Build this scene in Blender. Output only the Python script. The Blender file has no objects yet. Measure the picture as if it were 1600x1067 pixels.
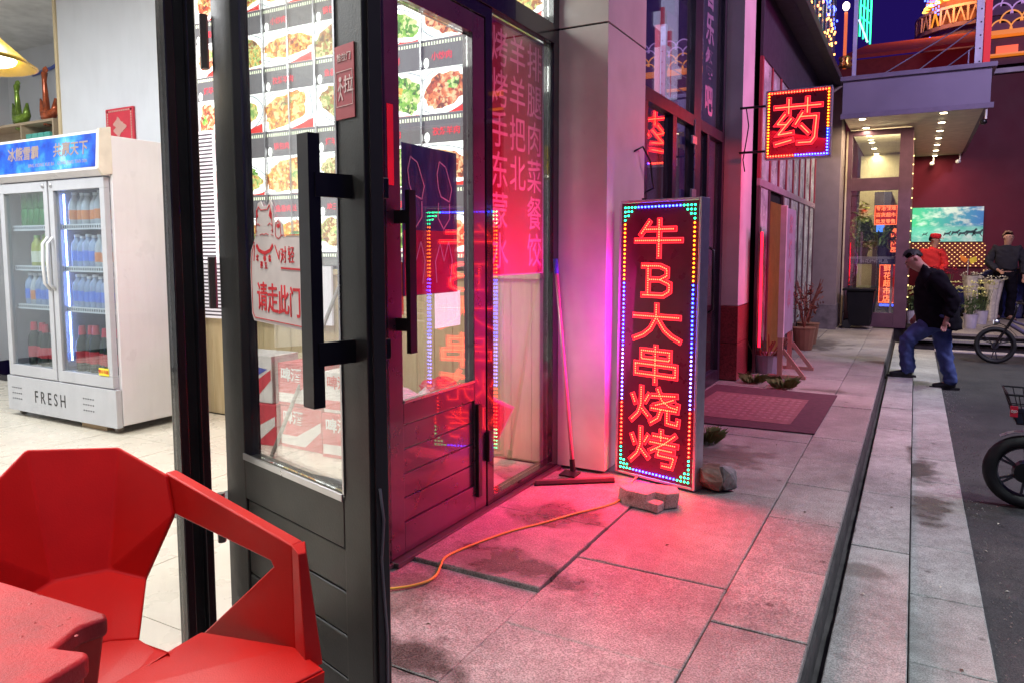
import bpy, bmesh, math, random
from mathutils import Vector, Matrix
random.seed(7)
R = math.radians
sc = bpy.context.scene
COL = sc.collection
# ------------------------------------------------------------------ camera
cam_d = bpy.data.cameras.new("camera"); cam = bpy.data.objects.new("camera", cam_d); COL.objects.link(cam)
sc.camera = cam
cam.location = (0, 0, 1.35)
cam.rotation_euler = (R(90 - 4.856), 0, R(28.275))
cam_d.sensor_width = 36; cam_d.lens = 1130 / 1600 * 36
cam_d.shift_x = -(820 - 800) / 1600; cam_d.shift_y = (488 - 533.5) / 1600
cam_d.clip_start = 0.05; cam_d.clip_end = 400
# ------------------------------------------------------------------ world, exposure
w = bpy.data.worlds.new("World"); sc.world = w; w.use_nodes = True
bg = w.node_tree.nodes["Background"]
bg.inputs[0].default_value = (0.055, 0.022, 0.40, 1); bg.inputs[1].default_value = 0.24
sc.view_settings.view_transform = 'Standard'; sc.view_settings.look = 'None'
sc.view_settings.exposure = 0; sc.view_settings.gamma = 1; sc.view_settings.use_curve_mapping = False
cy = sc.cycles
cy.use_denoising = True
try: cy.denoiser = 'OPENIMAGEDENOISE'
except Exception: pass
cy.use_adaptive_sampling = True; cy.adaptive_threshold = 0.015
cy.max_bounces = 7; cy.diffuse_bounces = 3; cy.glossy_bounces = 4; cy.transmission_bounces = 4
cy.transparent_max_bounces = 24; cy.sample_clamp_indirect = 6; cy.caustics_reflective = False; cy.caustics_refractive = False

def lamp(name, kind, loc, power, color, size=0.5, rot=None, aim=None, size_y=None, spot=None, cam_vis=False):
    d = bpy.data.lights.new(name, kind); o = bpy.data.objects.new(name, d); COL.objects.link(o)
    o.location = loc; d.energy = power; d.color = color
    if kind == 'AREA':
        d.size = size
        if size_y: d.shape = 'RECTANGLE'; d.size_y = size_y
    else: d.shadow_soft_size = size
    if name not in ('ceiling_light', 'unseen_street_light'): o.visible_glossy = False
    if kind == 'SPOT': d.spot_size = R(spot or 120); d.spot_blend = 1.0
    if aim is not None:
        v = Vector(aim) - Vector(loc); o.rotation_euler = v.to_track_quat('-Z', 'Y').to_euler()
    elif rot: o.rotation_euler = rot
    return o
# unseen street lights, some as ambient fill, ceiling tubes inside the restaurant, signs
lamp('awning_lamp_light', 'SPOT', (-1.62, .95, 3.2), 250, (1, .96, .9), .12, aim=(-1.35, .7, 0), spot=80)
lamp('awning_lamp_light', 'AREA', (-.9, .9, 3.35), 15, (1, .97, .92), 0.5, aim=(-.95, 1.3, 0))
lamp('unseen_street_light', 'AREA', (2.5, -2.5, 6.0), 32, (.95, .93, 1.0), 0.8, aim=(-.3, 2.5, 0))
lamp('unseen_street_light', 'AREA', (5.5, 6.5, 7.5), 130, (.84, .76, 1.0), 0.7, aim=(0.0, 6.0, 0))  # unseen light, serves as broad lavender ambient
for y_ in (1.6, 4.2, 7.2, 10.6): lamp('unseen_street_light', 'SPOT', (3.0, y_, 5.4), 1080, (.86, 1.0, .98), 0.25, aim=(.68, y_ + .2, -.2), spot=43)
lamp('unseen_street_light', 'AREA', (4.5, 7.5, 7.5), 520, (.80, .66, 1.0), 0.8, aim=(0.4, 15.0, 2.5))  # unseen lavender light added to lift the far canopy
lamp('magenta_fill_light', 'SPOT', (4.2, 9.0, 5.5), 1500, (1.0, .10, .50), .5, aim=(-1.7, 7.2, 1.9), spot=64)  # unseen magenta fill added to colour the far shopfronts
lamp('ceiling_light', 'AREA', (-3.6, 2.0, 3.62), 110, (1, .98, .95), 1.3, size_y=1.3, aim=(-3.6, 2.0, 0))
lamp('ceiling_light', 'AREA', (-6.4, 1.2, 3.62), 185, (.97, .98, 1.0), 1.6, size_y=1.2, aim=(-6.4, 1.4, 0))
lamp('ceiling_light', 'AREA', (-4.4, -1.0, 3.62), 70, (1, .98, .93), 1.3, size_y=1.3, aim=(-4.4, -1.0, 0))

# ------------------------------------------------------------------ materials
MATS = {}
def new_mat(name):
    m = bpy.data.materials.new(name); m.use_nodes = True
    nt = m.node_tree; b = nt.nodes["Principled BSDF"]
    MATS[name] = m
    return m, nt, b
def worldpos(nt, sc_=1.0):
    g = nt.nodes.new('ShaderNodeNewGeometry')
    return g.outputs['Position']
def noise(nt, vec, scale, detail=3, rough=.55):
    n = nt.nodes.new('ShaderNodeTexNoise'); n.inputs['Scale'].default_value = scale
    n.inputs['Detail'].default_value = detail; n.inputs['Roughness'].default_value = rough
    nt.links.new(vec, n.inputs['Vector']); return n.outputs['Fac']
def ramp(nt, fac, stops):
    r = nt.nodes.new('ShaderNodeValToRGB'); e = r.color_ramp.elements
    while len(e) < len(stops): e.new(0.5)
    for k, (p, c) in enumerate(stops):
        e[k].position = p; e[k].color = (*c, 1) if len(c) == 3 else c
    nt.links.new(fac, r.inputs[0]); return r.outputs[0]
def mix(nt, a, b, fac, mode='MIX'):
    n = nt.nodes.new('ShaderNodeMix'); n.data_type = 'RGBA'; n.blend_type = mode
    for s, v in ((0, fac), (6, a), (7, b)):
        if hasattr(v, 'links') or hasattr(v, 'is_linked'): nt.links.new(v, n.inputs[s])
        else: n.inputs[s].default_value = v if s == 0 else (*v, 1)[:4]
    return n.outputs[2]
def math_(nt, op, a, b=None, clamp=False):
    n = nt.nodes.new('ShaderNodeMath'); n.operation = op; n.use_clamp = clamp
    for i, v in enumerate((a, b)):
        if v is None: continue
        if hasattr(v, 'is_linked'): nt.links.new(v, n.inputs[i])
        else: n.inputs[i].default_value = v
    return n.outputs[0]
def bump(nt, b, fac, strength=.3, dist=.002):
    n = nt.nodes.new('ShaderNodeBump'); n.inputs['Strength'].default_value = strength; n.inputs['Distance'].default_value = dist
    nt.links.new(fac, n.inputs['Height']); nt.links.new(n.outputs[0], b.inputs['Normal'])
def M(name, col, rough=.5, metal=0., var=.15, vs=6., bmp=0., bs=120., coat=0., spec=None, rv=.1):
    if name in MATS: return MATS[name]
    m, nt, b = new_mat(name)
    p = worldpos(nt)
    f = noise(nt, p, vs, 5)
    lo = tuple(c * (1 - var) for c in col); hi = tuple(min(1, c * (1 + var)) for c in col)
    nt.links.new(ramp(nt, f, [(.3, lo), (.7, hi)]), b.inputs['Base Color'])
    r = nt.nodes.new('ShaderNodeMapRange'); r.inputs[3].default_value = max(.02, rough - rv); r.inputs[4].default_value = min(1, rough + rv)
    nt.links.new(noise(nt, p, vs * 2.3, 4), r.inputs[0]); nt.links.new(r.outputs[0], b.inputs['Roughness'])
    b.inputs['Metallic'].default_value = metal
    b.inputs['Coat Weight'].default_value = coat
    if spec is not None: b.inputs['Specular IOR Level'].default_value = spec
    if bmp: bump(nt, b, noise(nt, p, bs, 4), bmp, .003)
    return m
def EM(name, col, strength, sampled=True):
    if name in MATS: return MATS[name]
    m, nt, b = new_mat(name)
    b.inputs['Base Color'].default_value = (*[min(.8, c * .6 + .02) for c in col], 1)
    b.inputs['Emission Color'].default_value = (*col, 1); b.inputs['Emission Strength'].default_value = strength
    b.inputs['Roughness'].default_value = .35
    if not sampled:
        try: m.cycles.emission_sampling = 'NONE'
        except Exception: pass
    return m
def glass_mat(name, tint=(.93, .96, .95), base=.135, dirt=.07):
    if name in MATS: return MATS[name]
    m = bpy.data.materials.new(name); m.use_nodes = True; MATS[name] = m
    nt = m.node_tree; nt.nodes.clear()
    out = nt.nodes.new('ShaderNodeOutputMaterial'); tr = nt.nodes.new('ShaderNodeBsdfTransparent'); gl = nt.nodes.new('ShaderNodeBsdfGlossy')
    tr.inputs[0].default_value = (*tint, 1); gl.inputs['Roughness'].default_value = .0; gl.inputs[0].default_value = (1, 1, 1, 1)
    lw = nt.nodes.new('ShaderNodeLayerWeight'); lw.inputs[0].default_value = .5
    f5 = math_(nt, 'POWER', lw.outputs['Facing'], 3.2)
    fr = math_(nt, 'ADD', math_(nt, 'MULTIPLY', f5, .9), base, True)
    mx = nt.nodes.new('ShaderNodeMixShader'); nt.links.new(fr, mx.inputs[0]); nt.links.new(tr.outputs[0], mx.inputs[1]); nt.links.new(gl.outputs[0], mx.inputs[2])
    df = nt.nodes.new('ShaderNodeBsdfDiffuse'); df.inputs[0].default_value = (.6, .6, .6, 1)
    p = worldpos(nt)
    st = nt.nodes.new('ShaderNodeMapping'); st.inputs['Scale'].default_value = (14, 14, 1.6); nt.links.new(p, st.inputs[0])
    sm = ramp(nt, noise(nt, st.outputs[0], 3, 6, .7), [(.45, (0, 0, 0)), (.85, (1, 1, 1))])
    mx2 = nt.nodes.new('ShaderNodeMixShader'); nt.links.new(math_(nt, 'MULTIPLY', sm, dirt), mx2.inputs[0])
    nt.links.new(mx.outputs[0], mx2.inputs[1]); nt.links.new(df.outputs[0], mx2.inputs[2]); nt.links.new(mx2.outputs[0], out.inputs[0])
    return m

def stone_mat(name, c0, c1, stains=(), rough=.46, seams=0.):
    m, nt, b = new_mat(name)
    p = worldpos(nt)
    oi = nt.nodes.new('ShaderNodeObjectInfo')
    fine = noise(nt, p, 150, 4, .75); mid = noise(nt, p, 14, 6, .6); big = noise(nt, p, 1.7, 5, .6)
    col = ramp(nt, fine, [(.40, c0), (.5, tuple((a + b_) / 2 for a, b_ in zip(c0, c1))), (.60, c1)])
    col = mix(nt, col, ramp(nt, mid, [(.3, (.70, .68, .67)), (.65, (1, 1, 1))]), 1.0, 'MULTIPLY')
    col = mix(nt, col, ramp(nt, big, [(.35, (.72, .71, .70)), (.6, (1.08, 1.07, 1.05))]), 1.0, 'MULTIPLY')
    col = mix(nt, col, ramp(nt, oi.outputs['Random'], [(0, (.84, .84, .84)), (1, (1.06, 1.05, 1.04))]), 1.0, 'MULTIPLY')
    # small dark spots of gum and dirt
    vo = nt.nodes.new('ShaderNodeTexVoronoi'); vo.inputs['Scale'].default_value = 4.5; nt.links.new(p, vo.inputs['Vector'])
    sp = ramp(nt, vo.outputs['Distance'], [(.05, (.35, .33, .32)), (.10, (1, 1, 1))])
    col = mix(nt, col, sp, .8, 'MULTIPLY')
    rg = math_(nt, 'ADD', math_(nt, 'MULTIPLY', mid, .35), rough - .17)
    # wet / dirty patches with a shape of their own
    wob = nt.nodes.new('ShaderNodeTexNoise'); wob.inputs['Scale'].default_value = 6; wob.inputs['Detail'].default_value = 5; nt.links.new(p, wob.inputs['Vector'])
    for (x, y, rx, ry, dark, wet) in stains:
        mp = nt.nodes.new('ShaderNodeMapping'); mp.vector_type = 'POINT'
        mp.inputs['Scale'].default_value = (1 / rx, 1 / ry, 0); mp.inputs['Location'].default_value = (-x / rx, -y / ry, 0)
        nt.links.new(p, mp.inputs[0])
        ln = nt.nodes.new('ShaderNodeVectorMath'); ln.operation = 'LENGTH'; nt.links.new(mp.outputs[0], ln.inputs[0])
        d = math_(nt, 'ADD', ln.outputs['Value'], math_(nt, 'MULTIPLY', math_(nt, 'SUBTRACT', wob.outputs['Fac'], .5), 2.2))
        mk = ramp(nt, d, [(.55, (1, 1, 1)), (1.15, (0, 0, 0))])
        col = mix(nt, col, mix(nt, col, (dark, dark * .95, dark * .9), 1.0, 'MULTIPLY'), mk)
        rg = math_(nt, 'SUBTRACT', rg, math_(nt, 'MULTIPLY', mk, wet), True)
    nt.links.new(col, b.inputs['Base Color'])
    nt.links.new(math_(nt, 'MAXIMUM', rg, .12), b.inputs['Roughness'])
    bump(nt, b, math_(nt, 'ADD', fine, mid), .5, .004)
    return m
def wood_mat(name, c0, c1, axis='Z', scale=9, rough=.45):
    m, nt, b = new_mat(name)
    p = worldpos(nt); mp = nt.nodes.new('ShaderNodeMapping'); nt.links.new(p, mp.inputs[0])
    mp.inputs['Scale'].default_value = {'Z': (scale, scale, 1.1), 'X': (1.1, scale, scale), 'Y': (scale, 1.1, scale)}[axis]
    f = noise(nt, mp.outputs[0], 2.0, 6, .65)
    nt.links.new(ramp(nt, f, [(.3, c0), (.7, c1)]), b.inputs['Base Color']); b.inputs['Roughness'].default_value = rough
    bump(nt, b, f, .15, .002)
    return m

black_alu = M('black_aluminium', (.010, .010, .012), .20, .0, .25, 8, .03, 240, spec=.5, rv=.06, coat=.8)
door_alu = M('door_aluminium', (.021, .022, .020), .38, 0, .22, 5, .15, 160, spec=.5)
door_alu2 = M('closed_door_magenta_tint', (.055, .024, .042), .30, 0, .2, 5, .05, 160, spec=.6, coat=.7)  # magenta light from the sign is tinted into this door colour
handle_blk = M('black_steel', (.009, .009, .010), .32, 0, .2, 5)
glass = glass_mat('window_glass')
glass_dk = glass_mat('shop_glass', (.75, .8, .85), .09, .06)
paver_m = stone_mat('granite_paver', (.20, .18, .175), (.50, .47, .46),
    [(-1.45, 2.63, .34, .14, .45, .25), (-1.55, 3.25, .28, .20, .45, .2), (-1.05, 4.75, .33, .35, .5, .12), (-1.25, 11.2, .5, .8, .35, .1), (-1.5, 1.85, .3, .14, .3, .3), (-1.75, 2.2, .2, .3, .6, .0), (-.75, 7.5, .25, .1, .6, 0)])
step_m = stone_mat('granite_step', (.26, .27, .265), (.52, .53, .52),
    [(.11, 5.9, .13, .35, .28, .25), (.15, 5.1, .13, .35, .45, .38), (.05, 9.9, .3, .2, .5, .1), (-.12, 3.6, .14, .12, .6, .05)], .6)
riser_m = M('riser_stone', (.05, .045, .045), .8, 0, .4, 9, .4, 60)
asphalt = stone_mat('asphalt', (.025, .024, .026), (.085, .08, .085), [(.5, 4.3, .18, .5, 1.5, .0), (2.4, 9, 1, 1.5, .7, .1)], .75)
tile_m = M('floor_tile', (.66, .61, .51), .28, 0, .07, 3, 0, rv=.08)
white_wall = M('painted_wall', (.62, .64, .67), .6, 0, .05, 2, .1, 60)
ceil_m = M('ceiling_paint', (.7, .7, .68), .8)
wain = wood_mat('wainscot_wood', (.52, .40, .22), (.66, .54, .33), 'Z', 12, .4)
pil_m = M('composite_panel', (.66, .60, .53), .32, 0, .10, 3.5, .03, 40, coat=.15)
pil2_m = M('pink_lit_render', (.58, .50, .52), .5, 0, .1, 3, .1, 60)  # pink light from nearby signs is mixed into this render colour
redgran = M('red_granite', (.22, .035, .04), .3, 0, .5, 60, .05, 100)
plast_red = M('red_plastic', (.46, .009, .007), .42, 0, .10, 6, .16, 260, rv=.12)
table_red = stone_mat('table_plastic', (.46, .02, .025), (.50, .028, .033), [(-1.36, .70, .05, .03, .8, .2)], .42)
soft_m = None
white_pl = M('white_plastic', (.72, .72, .74), .4, 0, .05)
fr_body = M('fridge_enamel', (.70, .68, .70), .30, 0, .06, 2)
fr_grey = M('fridge_grey', (.46, .47, .50), .4, 0, .05)
chrome = M('brushed_metal', (.6, .6, .62), .3, 1.0, .1)
alu_fr = M('sign_aluminium', (.55, .56, .60), .35, .85, .1, 20)
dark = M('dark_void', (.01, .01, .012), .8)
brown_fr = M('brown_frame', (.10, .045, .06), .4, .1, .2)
maroon = M('maroon_render', (.12, .013, .028), .7, 0, .12, 1.5, .2, 30)
rubber = M('rubber', (.015, .014, .015), .7)
txt_red = M('print_red', (.62, .03, .04), .5)
txt_blk = M('print_black', (.03, .03, .03), .5)
txt_wht = M('print_white', (.75, .75, .75), .5)

# ------------------------------------------------------------------ object helpers
ORG = {}
def tag(o, label=None, cat=None, group=None, kind=None):
    if label: o['label'] = label
    if cat: o['category'] = cat
    if group: o['group'] = group
    if kind: o['kind'] = kind
    return o
def thing(name, label, cat, loc=(0, 0, 0), group=None, rotz=0):
    o = bpy.data.objects.new(name, None); COL.objects.link(o); o.location = loc; o.rotation_euler = (0, 0, rotz)
    o.empty_display_size = .1
    ORG[o] = Vector(loc) if not rotz else Vector((0, 0, 0))
    return tag(o, label, cat, group)
def struct(name, loc=(0, 0, 0)):
    o = bpy.data.objects.new(name, None); COL.objects.link(o); o.location = loc; ORG[o] = Vector(loc); o['kind'] = 'structure'; return o
class MB:
    def __init__(s): s.v = []; s.f = []; s.mi = []; s.cur = 0
    def add(s, vs, fs):
        n = len(s.v); s.v += [Vector(p) for p in vs]
        for f in fs: s.f.append([i + n for i in f]); s.mi.append(s.cur)
        return s
    def box(s, a, b, mat=None):
        x0, y0, z0 = a; x1, y1, z1 = b
        x0, x1 = sorted((x0, x1)); y0, y1 = sorted((y0, y1)); z0, z1 = sorted((z0, z1))
        P = [Vector(q) for q in ((x0,y0,z0),(x1,y0,z0),(x1,y1,z0),(x0,y1,z0),(x0,y0,z1),(x1,y0,z1),(x1,y1,z1),(x0,y1,z1))]
        if mat is not None: P = [mat @ p for p in P]
        return s.add(P, [(0,3,2,1),(4,5,6,7),(0,1,5,4),(1,2,6,5),(2,3,7,6),(3,0,4,7)])
    def bar(s, p0, p1, w_, h_, up=(0, 0, 1)):
        p0 = Vector(p0); p1 = Vector(p1); d = (p1 - p0); L = d.length; d.normalize(); up = Vector(up)
        if abs(d.dot(up)) > .98: up = Vector((1, 0, 0))
        x = d.cross(up).normalized(); y = x.cross(d).normalized()
        m = Matrix((x, y, d)).transposed().to_4x4(); m.translation = p0
        return s.box((-w_/2, -h_/2, 0), (w_/2, h_/2, L), m)
    def tube(s, pts, r, n=8, cap=True):
        pts = [Vector(p) for p in pts]; rr = r if isinstance(r, (list, tuple)) else [r] * len(pts)
        rings = []; prev = None
        for i, p in enumerate(pts):
            d = (pts[min(i + 1, len(pts) - 1)] - pts[max(i - 1, 0)]).normalized()
            if prev is None:
                a = Vector((0, 0, 1)) if abs(d.z) < .9 else Vector((1, 0, 0)); x = d.cross(a).normalized()
            else: x = (prev - d * prev.dot(d)).normalized()
            prev = x; y = d.cross(x)
            rings.append([p + (x * math.cos(2*math.pi*k/n) + y * math.sin(2*math.pi*k/n)) * rr[i] for k in range(n)])
        vs = [q for rg in rings for q in rg]; fs = []
        for i in range(len(pts) - 1):
            for k in range(n): a = i*n+k; b_ = i*n+(k+1) % n; fs.append((a, b_, b_+n, a+n))
        if cap: fs.append(tuple(range(n))[::-1]); fs.append(tuple(range((len(pts)-1)*n, len(pts)*n)))
        return s.add(vs, fs)
    def lathe(s, prof, c=(0, 0, 0), n=12, mat=None):
        vs = []; c = Vector(c)
        for (r, z) in prof:
            for k in range(n):
                p = Vector((r*math.cos(2*math.pi*k/n), r*math.sin(2*math.pi*k/n), z))
                vs.append(c + (mat @ p if mat is not None else p))
        fs = [(i*n+k, i*n+(k+1) % n, (i+1)*n+(k+1) % n, (i+1)*n+k) for i in range(len(prof)-1) for k in range(n)]
        fs.append(tuple(range(n))[::-1]); fs.append(tuple(range((len(prof)-1)*n, len(prof)*n)))
        return s.add(vs, fs)
    def poly(s, pts): return s.add(pts, [tuple(range(len(pts)))])
    def prism(s, pts, vec):
        n = len(pts); vec = Vector(vec); P = [Vector(p) for p in pts]
        return s.add(P + [p + vec for p in P], [tuple(range(n))[::-1], tuple(range(n, 2*n))] + [(i, (i+1) % n, (i+1) % n + n, i+n) for i in range(n)])
    def build(s, name, mats, parent=None, loc=None, bevel=0, smooth=False, local=False, solid=0, seg=2, auto=None):
        if parent is not None: org = Vector((0,0,0)) if local else ORG.get(parent, Vector((0,0,0)))
        else: org = Vector(loc or (0, 0, 0))
        me = bpy.data.meshes.new(name)
        me.from_pydata([tuple(p - org) for p in s.v], [], s.f)
        if not isinstance(mats, (list, tuple)): mats = [mats]
        for m in mats: me.materials.append(m)
        me.polygons.foreach_set('material_index', s.mi); me.update()
        bm = bmesh.new(); bm.from_mesh(me); bmesh.ops.recalc_face_normals(bm, faces=bm.faces); bm.to_mesh(me); bm.free()
        if smooth: me.polygons.foreach_set('use_smooth', [True] * len(me.polygons))
        o = bpy.data.objects.new(name, me); COL.objects.link(o)
        if parent is not None: o.parent = parent; ORG[o] = org
        else: o.location = org; ORG[o] = org
        if solid:
            sd = o.modifiers.new('solid', 'SOLIDIFY'); sd.thickness = solid; sd.offset = 0
        if bevel:
            b = o.modifiers.new('bevel', 'BEVEL'); b.width = bevel; b.segments = seg; b.limit_method = 'ANGLE'; b.angle_limit = R(30)
            me.polygons.foreach_set('use_smooth', [True] * len(me.polygons)); b.harden_normals = True
        return o
def smooth_angle(o, a=40):
    me = o.data; me.polygons.foreach_set('use_smooth', [True]*len(me.polygons))
    try: me.set_sharp_from_angle(angle=R(a))
    except Exception: pass
def kids(o): return [c for c in bpy.data.objects if c.parent == o]
def copy_tree(o, loc=None, label=None, parent=None, CH=None):
    if CH is None:
        CH = {}
        for c in bpy.data.objects:
            if c.parent: CH.setdefault(c.parent, []).append(c)
    c = o.copy(); COL.objects.link(c); c.parent = parent
    if loc is not None: c.location = loc
    if label: c['label'] = label
    for ch in CH.get(o, []): copy_tree(ch, None, None, c, CH)
    return c
def pt_mesh(body, size=1.0, bold=0.0, ext=0.0, align='CENTER'):
    cu = bpy.data.curves.new('lettering', 'FONT'); cu.body = body; cu.size = size; cu.align_x = align; cu.align_y = 'CENTER'
    cu.offset = bold * size; cu.extrude = ext; cu.resolution_u = 3
    o = bpy.data.objects.new('tmp', cu); COL.objects.link(o)
    bpy.context.view_layer.update()
    dg = bpy.context.evaluated_depsgraph_get()
    me = bpy.data.meshes.new_from_object(o.evaluated_get(dg))
    bpy.data.objects.remove(o); bpy.data.curves.remove(cu)
    return me
def text(parent, body, size, mat, pos, xd, up=(0, 0, 1), bold=.0, ext=.0006, name='lettering', sx=1., align='CENTER'):
    me = pt_mesh(body, size, bold, ext, align); me.materials.clear(); me.materials.append(mat)
    x = Vector(xd).normalized(); u = Vector(up).normalized(); n = x.cross(u)
    m = Matrix((x * sx, u, n)).transposed().to_4x4()
    me.transform(m); org = ORG.get(parent, Vector((0,0,0))) if parent else Vector((0,0,0))
    me.transform(Matrix.Translation(Vector(pos) - org))
    me.name = name
    o = bpy.data.objects.new(name, me); COL.objects.link(o); o.parent = parent; ORG[o] = org
    return o

# ================================================================== GROUND
side = struct('sidewalk')
MB().box((-2.1, -4, -.45), (-.285, 14.6, -.035)).build('paving_bed', riser_m, side)
def slabs(parent, name, x0, x1, ys, z, th, mat, gap=.006, bev=.003, lift=None):
    for i in range(len(ys) - 1):
        y0, y1 = ys[i] + gap/2, ys[i+1] - gap/2
        dz = random.uniform(-.0025, .0025)
        if lift and i in lift: dz = lift[i]
        # uneven slab: subdivided rim with small chips, tiny tilt
        rr_ = random.Random(hash((round(x0, 2), i)) & 0xffff); e = []
        def side_(a_, c_, n_):
            for k_ in range(n_): e.append((a_[0] + (c_[0]-a_[0])*k_/n_ , a_[1] + (c_[1]-a_[1])*k_/n_))
        X0, X1 = x0 + gap/2, x1 - gap/2; n1 = max(2, int((X1-X0)/.05)); n2 = max(2, int((y1-y0)/.05)) if y1 < 9 else 2
        if y1 >= 9: n1 = 2
        side_((X0, y0), (X1, y0), n1); side_((X1, y0), (X1, y1), n2); side_((X1, y1), (X0, y1), n1); side_((X0, y1), (X0, y0), n2)
        mx, my = (X0+X1)/2, (y0+y1)/2; tx, ty = rr_.uniform(-.002, .002), rr_.uniform(-.002, .002); lo = []; mdl = []; hi_ = []
        for (ex, ey) in e:
            q = rr_.random(); c_ = .003 + (.008*rr_.random() if q > .93 else .0015*rr_.random()); dx, dy = (1 if ex < mx else -1), (1 if ey < my else -1)
            inx = min(abs(ex-X0), abs(ex-X1)) < 1e-6; iny = min(abs(ey-y0), abs(ey-y1)) < 1e-6; zz = z + dz + (ex-mx)*tx*2 + (ey-my)*ty*2
            lo.append((ex, ey, z - th)); mdl.append((ex, ey, zz - c_*.8)); hi_.append((ex + (dx*c_ if inx else 0), ey + (dy*c_ if iny else 0), zz))
        n_ = len(e); mb_ = MB(); mb_.add(lo + mdl + hi_, [(k_, (k_+1) % n_, (k_+1) % n_ + n_, k_ + n_) for k_ in range(n_)] + [(k_+n_, (k_+1) % n_ + n_, (k_+1) % n_ + 2*n_, k_ + 2*n_) for k_ in range(n_)] + [tuple(range(2*n_, 3*n_))])
        mb_.build(name, mat, parent)
def seq(a, b, st):
    o = [a]
    while o[-1] < b: o.append(o[-1] + st)
    return o
slabs(side, 'paver', -1.94, -1.27, [-1.4, -.6, .2, 1.15, 1.79, 2.48, 3.2, 3.92, 4.6, 5.3, 6.0, 6.7, 7.4, 8.1, 8.8, 9.5, 10.2, 10.9, 11.6, 12.3, 13.0, 13.7, 14.5], 0, .035, paver_m, lift={5: .012, 6: .01, 3: -.003, 4: -.004})
slabs(side, 'paver', -1.27, -.61, [-1.5, -.9, -.3, .3, .95, 1.57, 2.2, 2.85, 4.05, 4.7, 5.35, 6.0, 6.65, 7.3, 8.2, 9.1, 10., 10.9, 11.8, 12.7, 13.6, 14.5], 0, .035, paver_m)
slabs(side, 'paver', -.61, -.27, seq(-1.65, 13.7, .602), 0, .035, paver_m, gap=.005)
slabs(side, 'paver', -2.35, -1.94, [4.05, 4.9, 5.8, 6.7, 7.4], 0, .035, paver_m)
# steps down to the road
steps = struct('steps')
MB().box((-.285, -4, -.5), (-.262, 13.7, -.036)).box((-.262, -4, -.5), (-.228, 13.7, -.165)).box((-.228, -4, -.5), (.32, 13.5, -.26)).build('step_bed', riser_m, steps)
slabs(steps, 'step_slab', -.228, .035, seq(-1.6, 12.9, .92), -.13, .06, step_m, gap=.003)
MB().box((-.22, -4, -.26), (.028, 13.5, -.19)).build('step_riser', riser_m, steps)
slabs(steps, 'step_slab', .040, .335, seq(-1.4, 12.9, .64), -.24, .05, step_m, gap=.003)
road = MB().poly([(.32, -8, -.262), (60, -8, -.262), (60, 13.35, -.262), (.32, 13.35, -.262)]).build('road', asphalt); road['kind'] = 'structure'
ground = MB().poly([(-60, -30, -.5), (60, -30, -.5), (60, 90, -.5), (-60, 90, -.5)]).build('ground', asphalt); ground['kind'] = 'structure'
# raised flower-shop platform across the end, two steps
plat = struct('platform')
slabs(plat, 'platform_slab', .06, 1.2, [13.75, 14.6, 15.5, 16.4, 17.3], 0, .04, paver_m)
slabs(plat, 'platform_slab', 1.2, 2.4, [13.75, 14.6, 15.5, 16.4, 17.3], 0, .04, paver_m)
slabs(plat, 'platform_slab', 2.4, 3.6, [13.75, 14.6, 15.5, 16.4, 17.3], 0, .04, paver_m)
MB().box((.062, 13.80, -.5), (7, 17.28, -.041)).box((.062, 13.62, -.5), (7, 13.799, -.18)).build('platform_base', riser_m, plat)
MB().box((.06, 13.55, -.13), (7, 13.795, -.10)).build('platform_tread', step_m, plat)
MB().box((.34, 13.30, -.30), (7, 13.545, -.245)).build('kerb', M('pale_kerb', (.5, .47, .48), .6), plat)
MB().box((-.1, 17.3, -.32), (9, 21, -.28)).build('yard_paving', asphalt, plat)

# ================================================================== RESTAURANT INTERIOR
floor = struct('shop_floor')
for i in range(9):
    for j in range(8):
        x1 = -2.03 - i * .8; y0 = -2.4 + j * .8
        MB().box((x1 - .797, y0 + .0015, -.03), (x1 - .0015, y0 + .7985, .002)).build('floor_tile', tile_m, floor)
MB().box((-9.6, -2.5, -.2), (-1.96, 4.3, -.031)).build('floor_screed', riser_m, floor)
wb = MB().box((-7.15, 4.05, 0), (-1.96, 4.2, 3.75)).build('wall_back', white_wall); wb['kind'] = 'structure'
wc = MB().box((-10, 5.0, 0), (-7.15, 5.12, 3.75)).box((-7.16, 4.2, 0), (-7.05, 5.0, 3.75)).build('wall_alcove', white_wall); wc['kind'] = 'structure'
wl = MB().box((-10, -2.6, 0), (-9.9, 5.0, 3.75)).build('wall_left', white_wall); wl['kind'] = 'structure'
wf = MB().box((-10, -2.7, 0), (-1.9, -2.6, 3.75)).build('wall_front', white_wall); wf['kind'] = 'structure'
cl = MB().box((-10, -2.7, 3.75), (-1.99, 5.12, 3.85)).build('ceiling', ceil_m); cl['kind'] = 'structure'
for k in range(22):   # planks of the wainscot
    x = -1.97 - k * .15
    MB().box((x - .148, 4.030, .0), (x, 4.049, 1.17)).build('wainscot_plank', wain, wb, bevel=.002, seg=1)
MB().box((-5.3, 4.005, 1.17), (-1.962, 4.049, 1.215)).build('wainscot_cap', wain, wb, bevel=.006)
MB().box((-7.17, 4.035, 0), (-7.13, 4.06, 3.75)).build('corner_trim', wain, wb)

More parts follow.
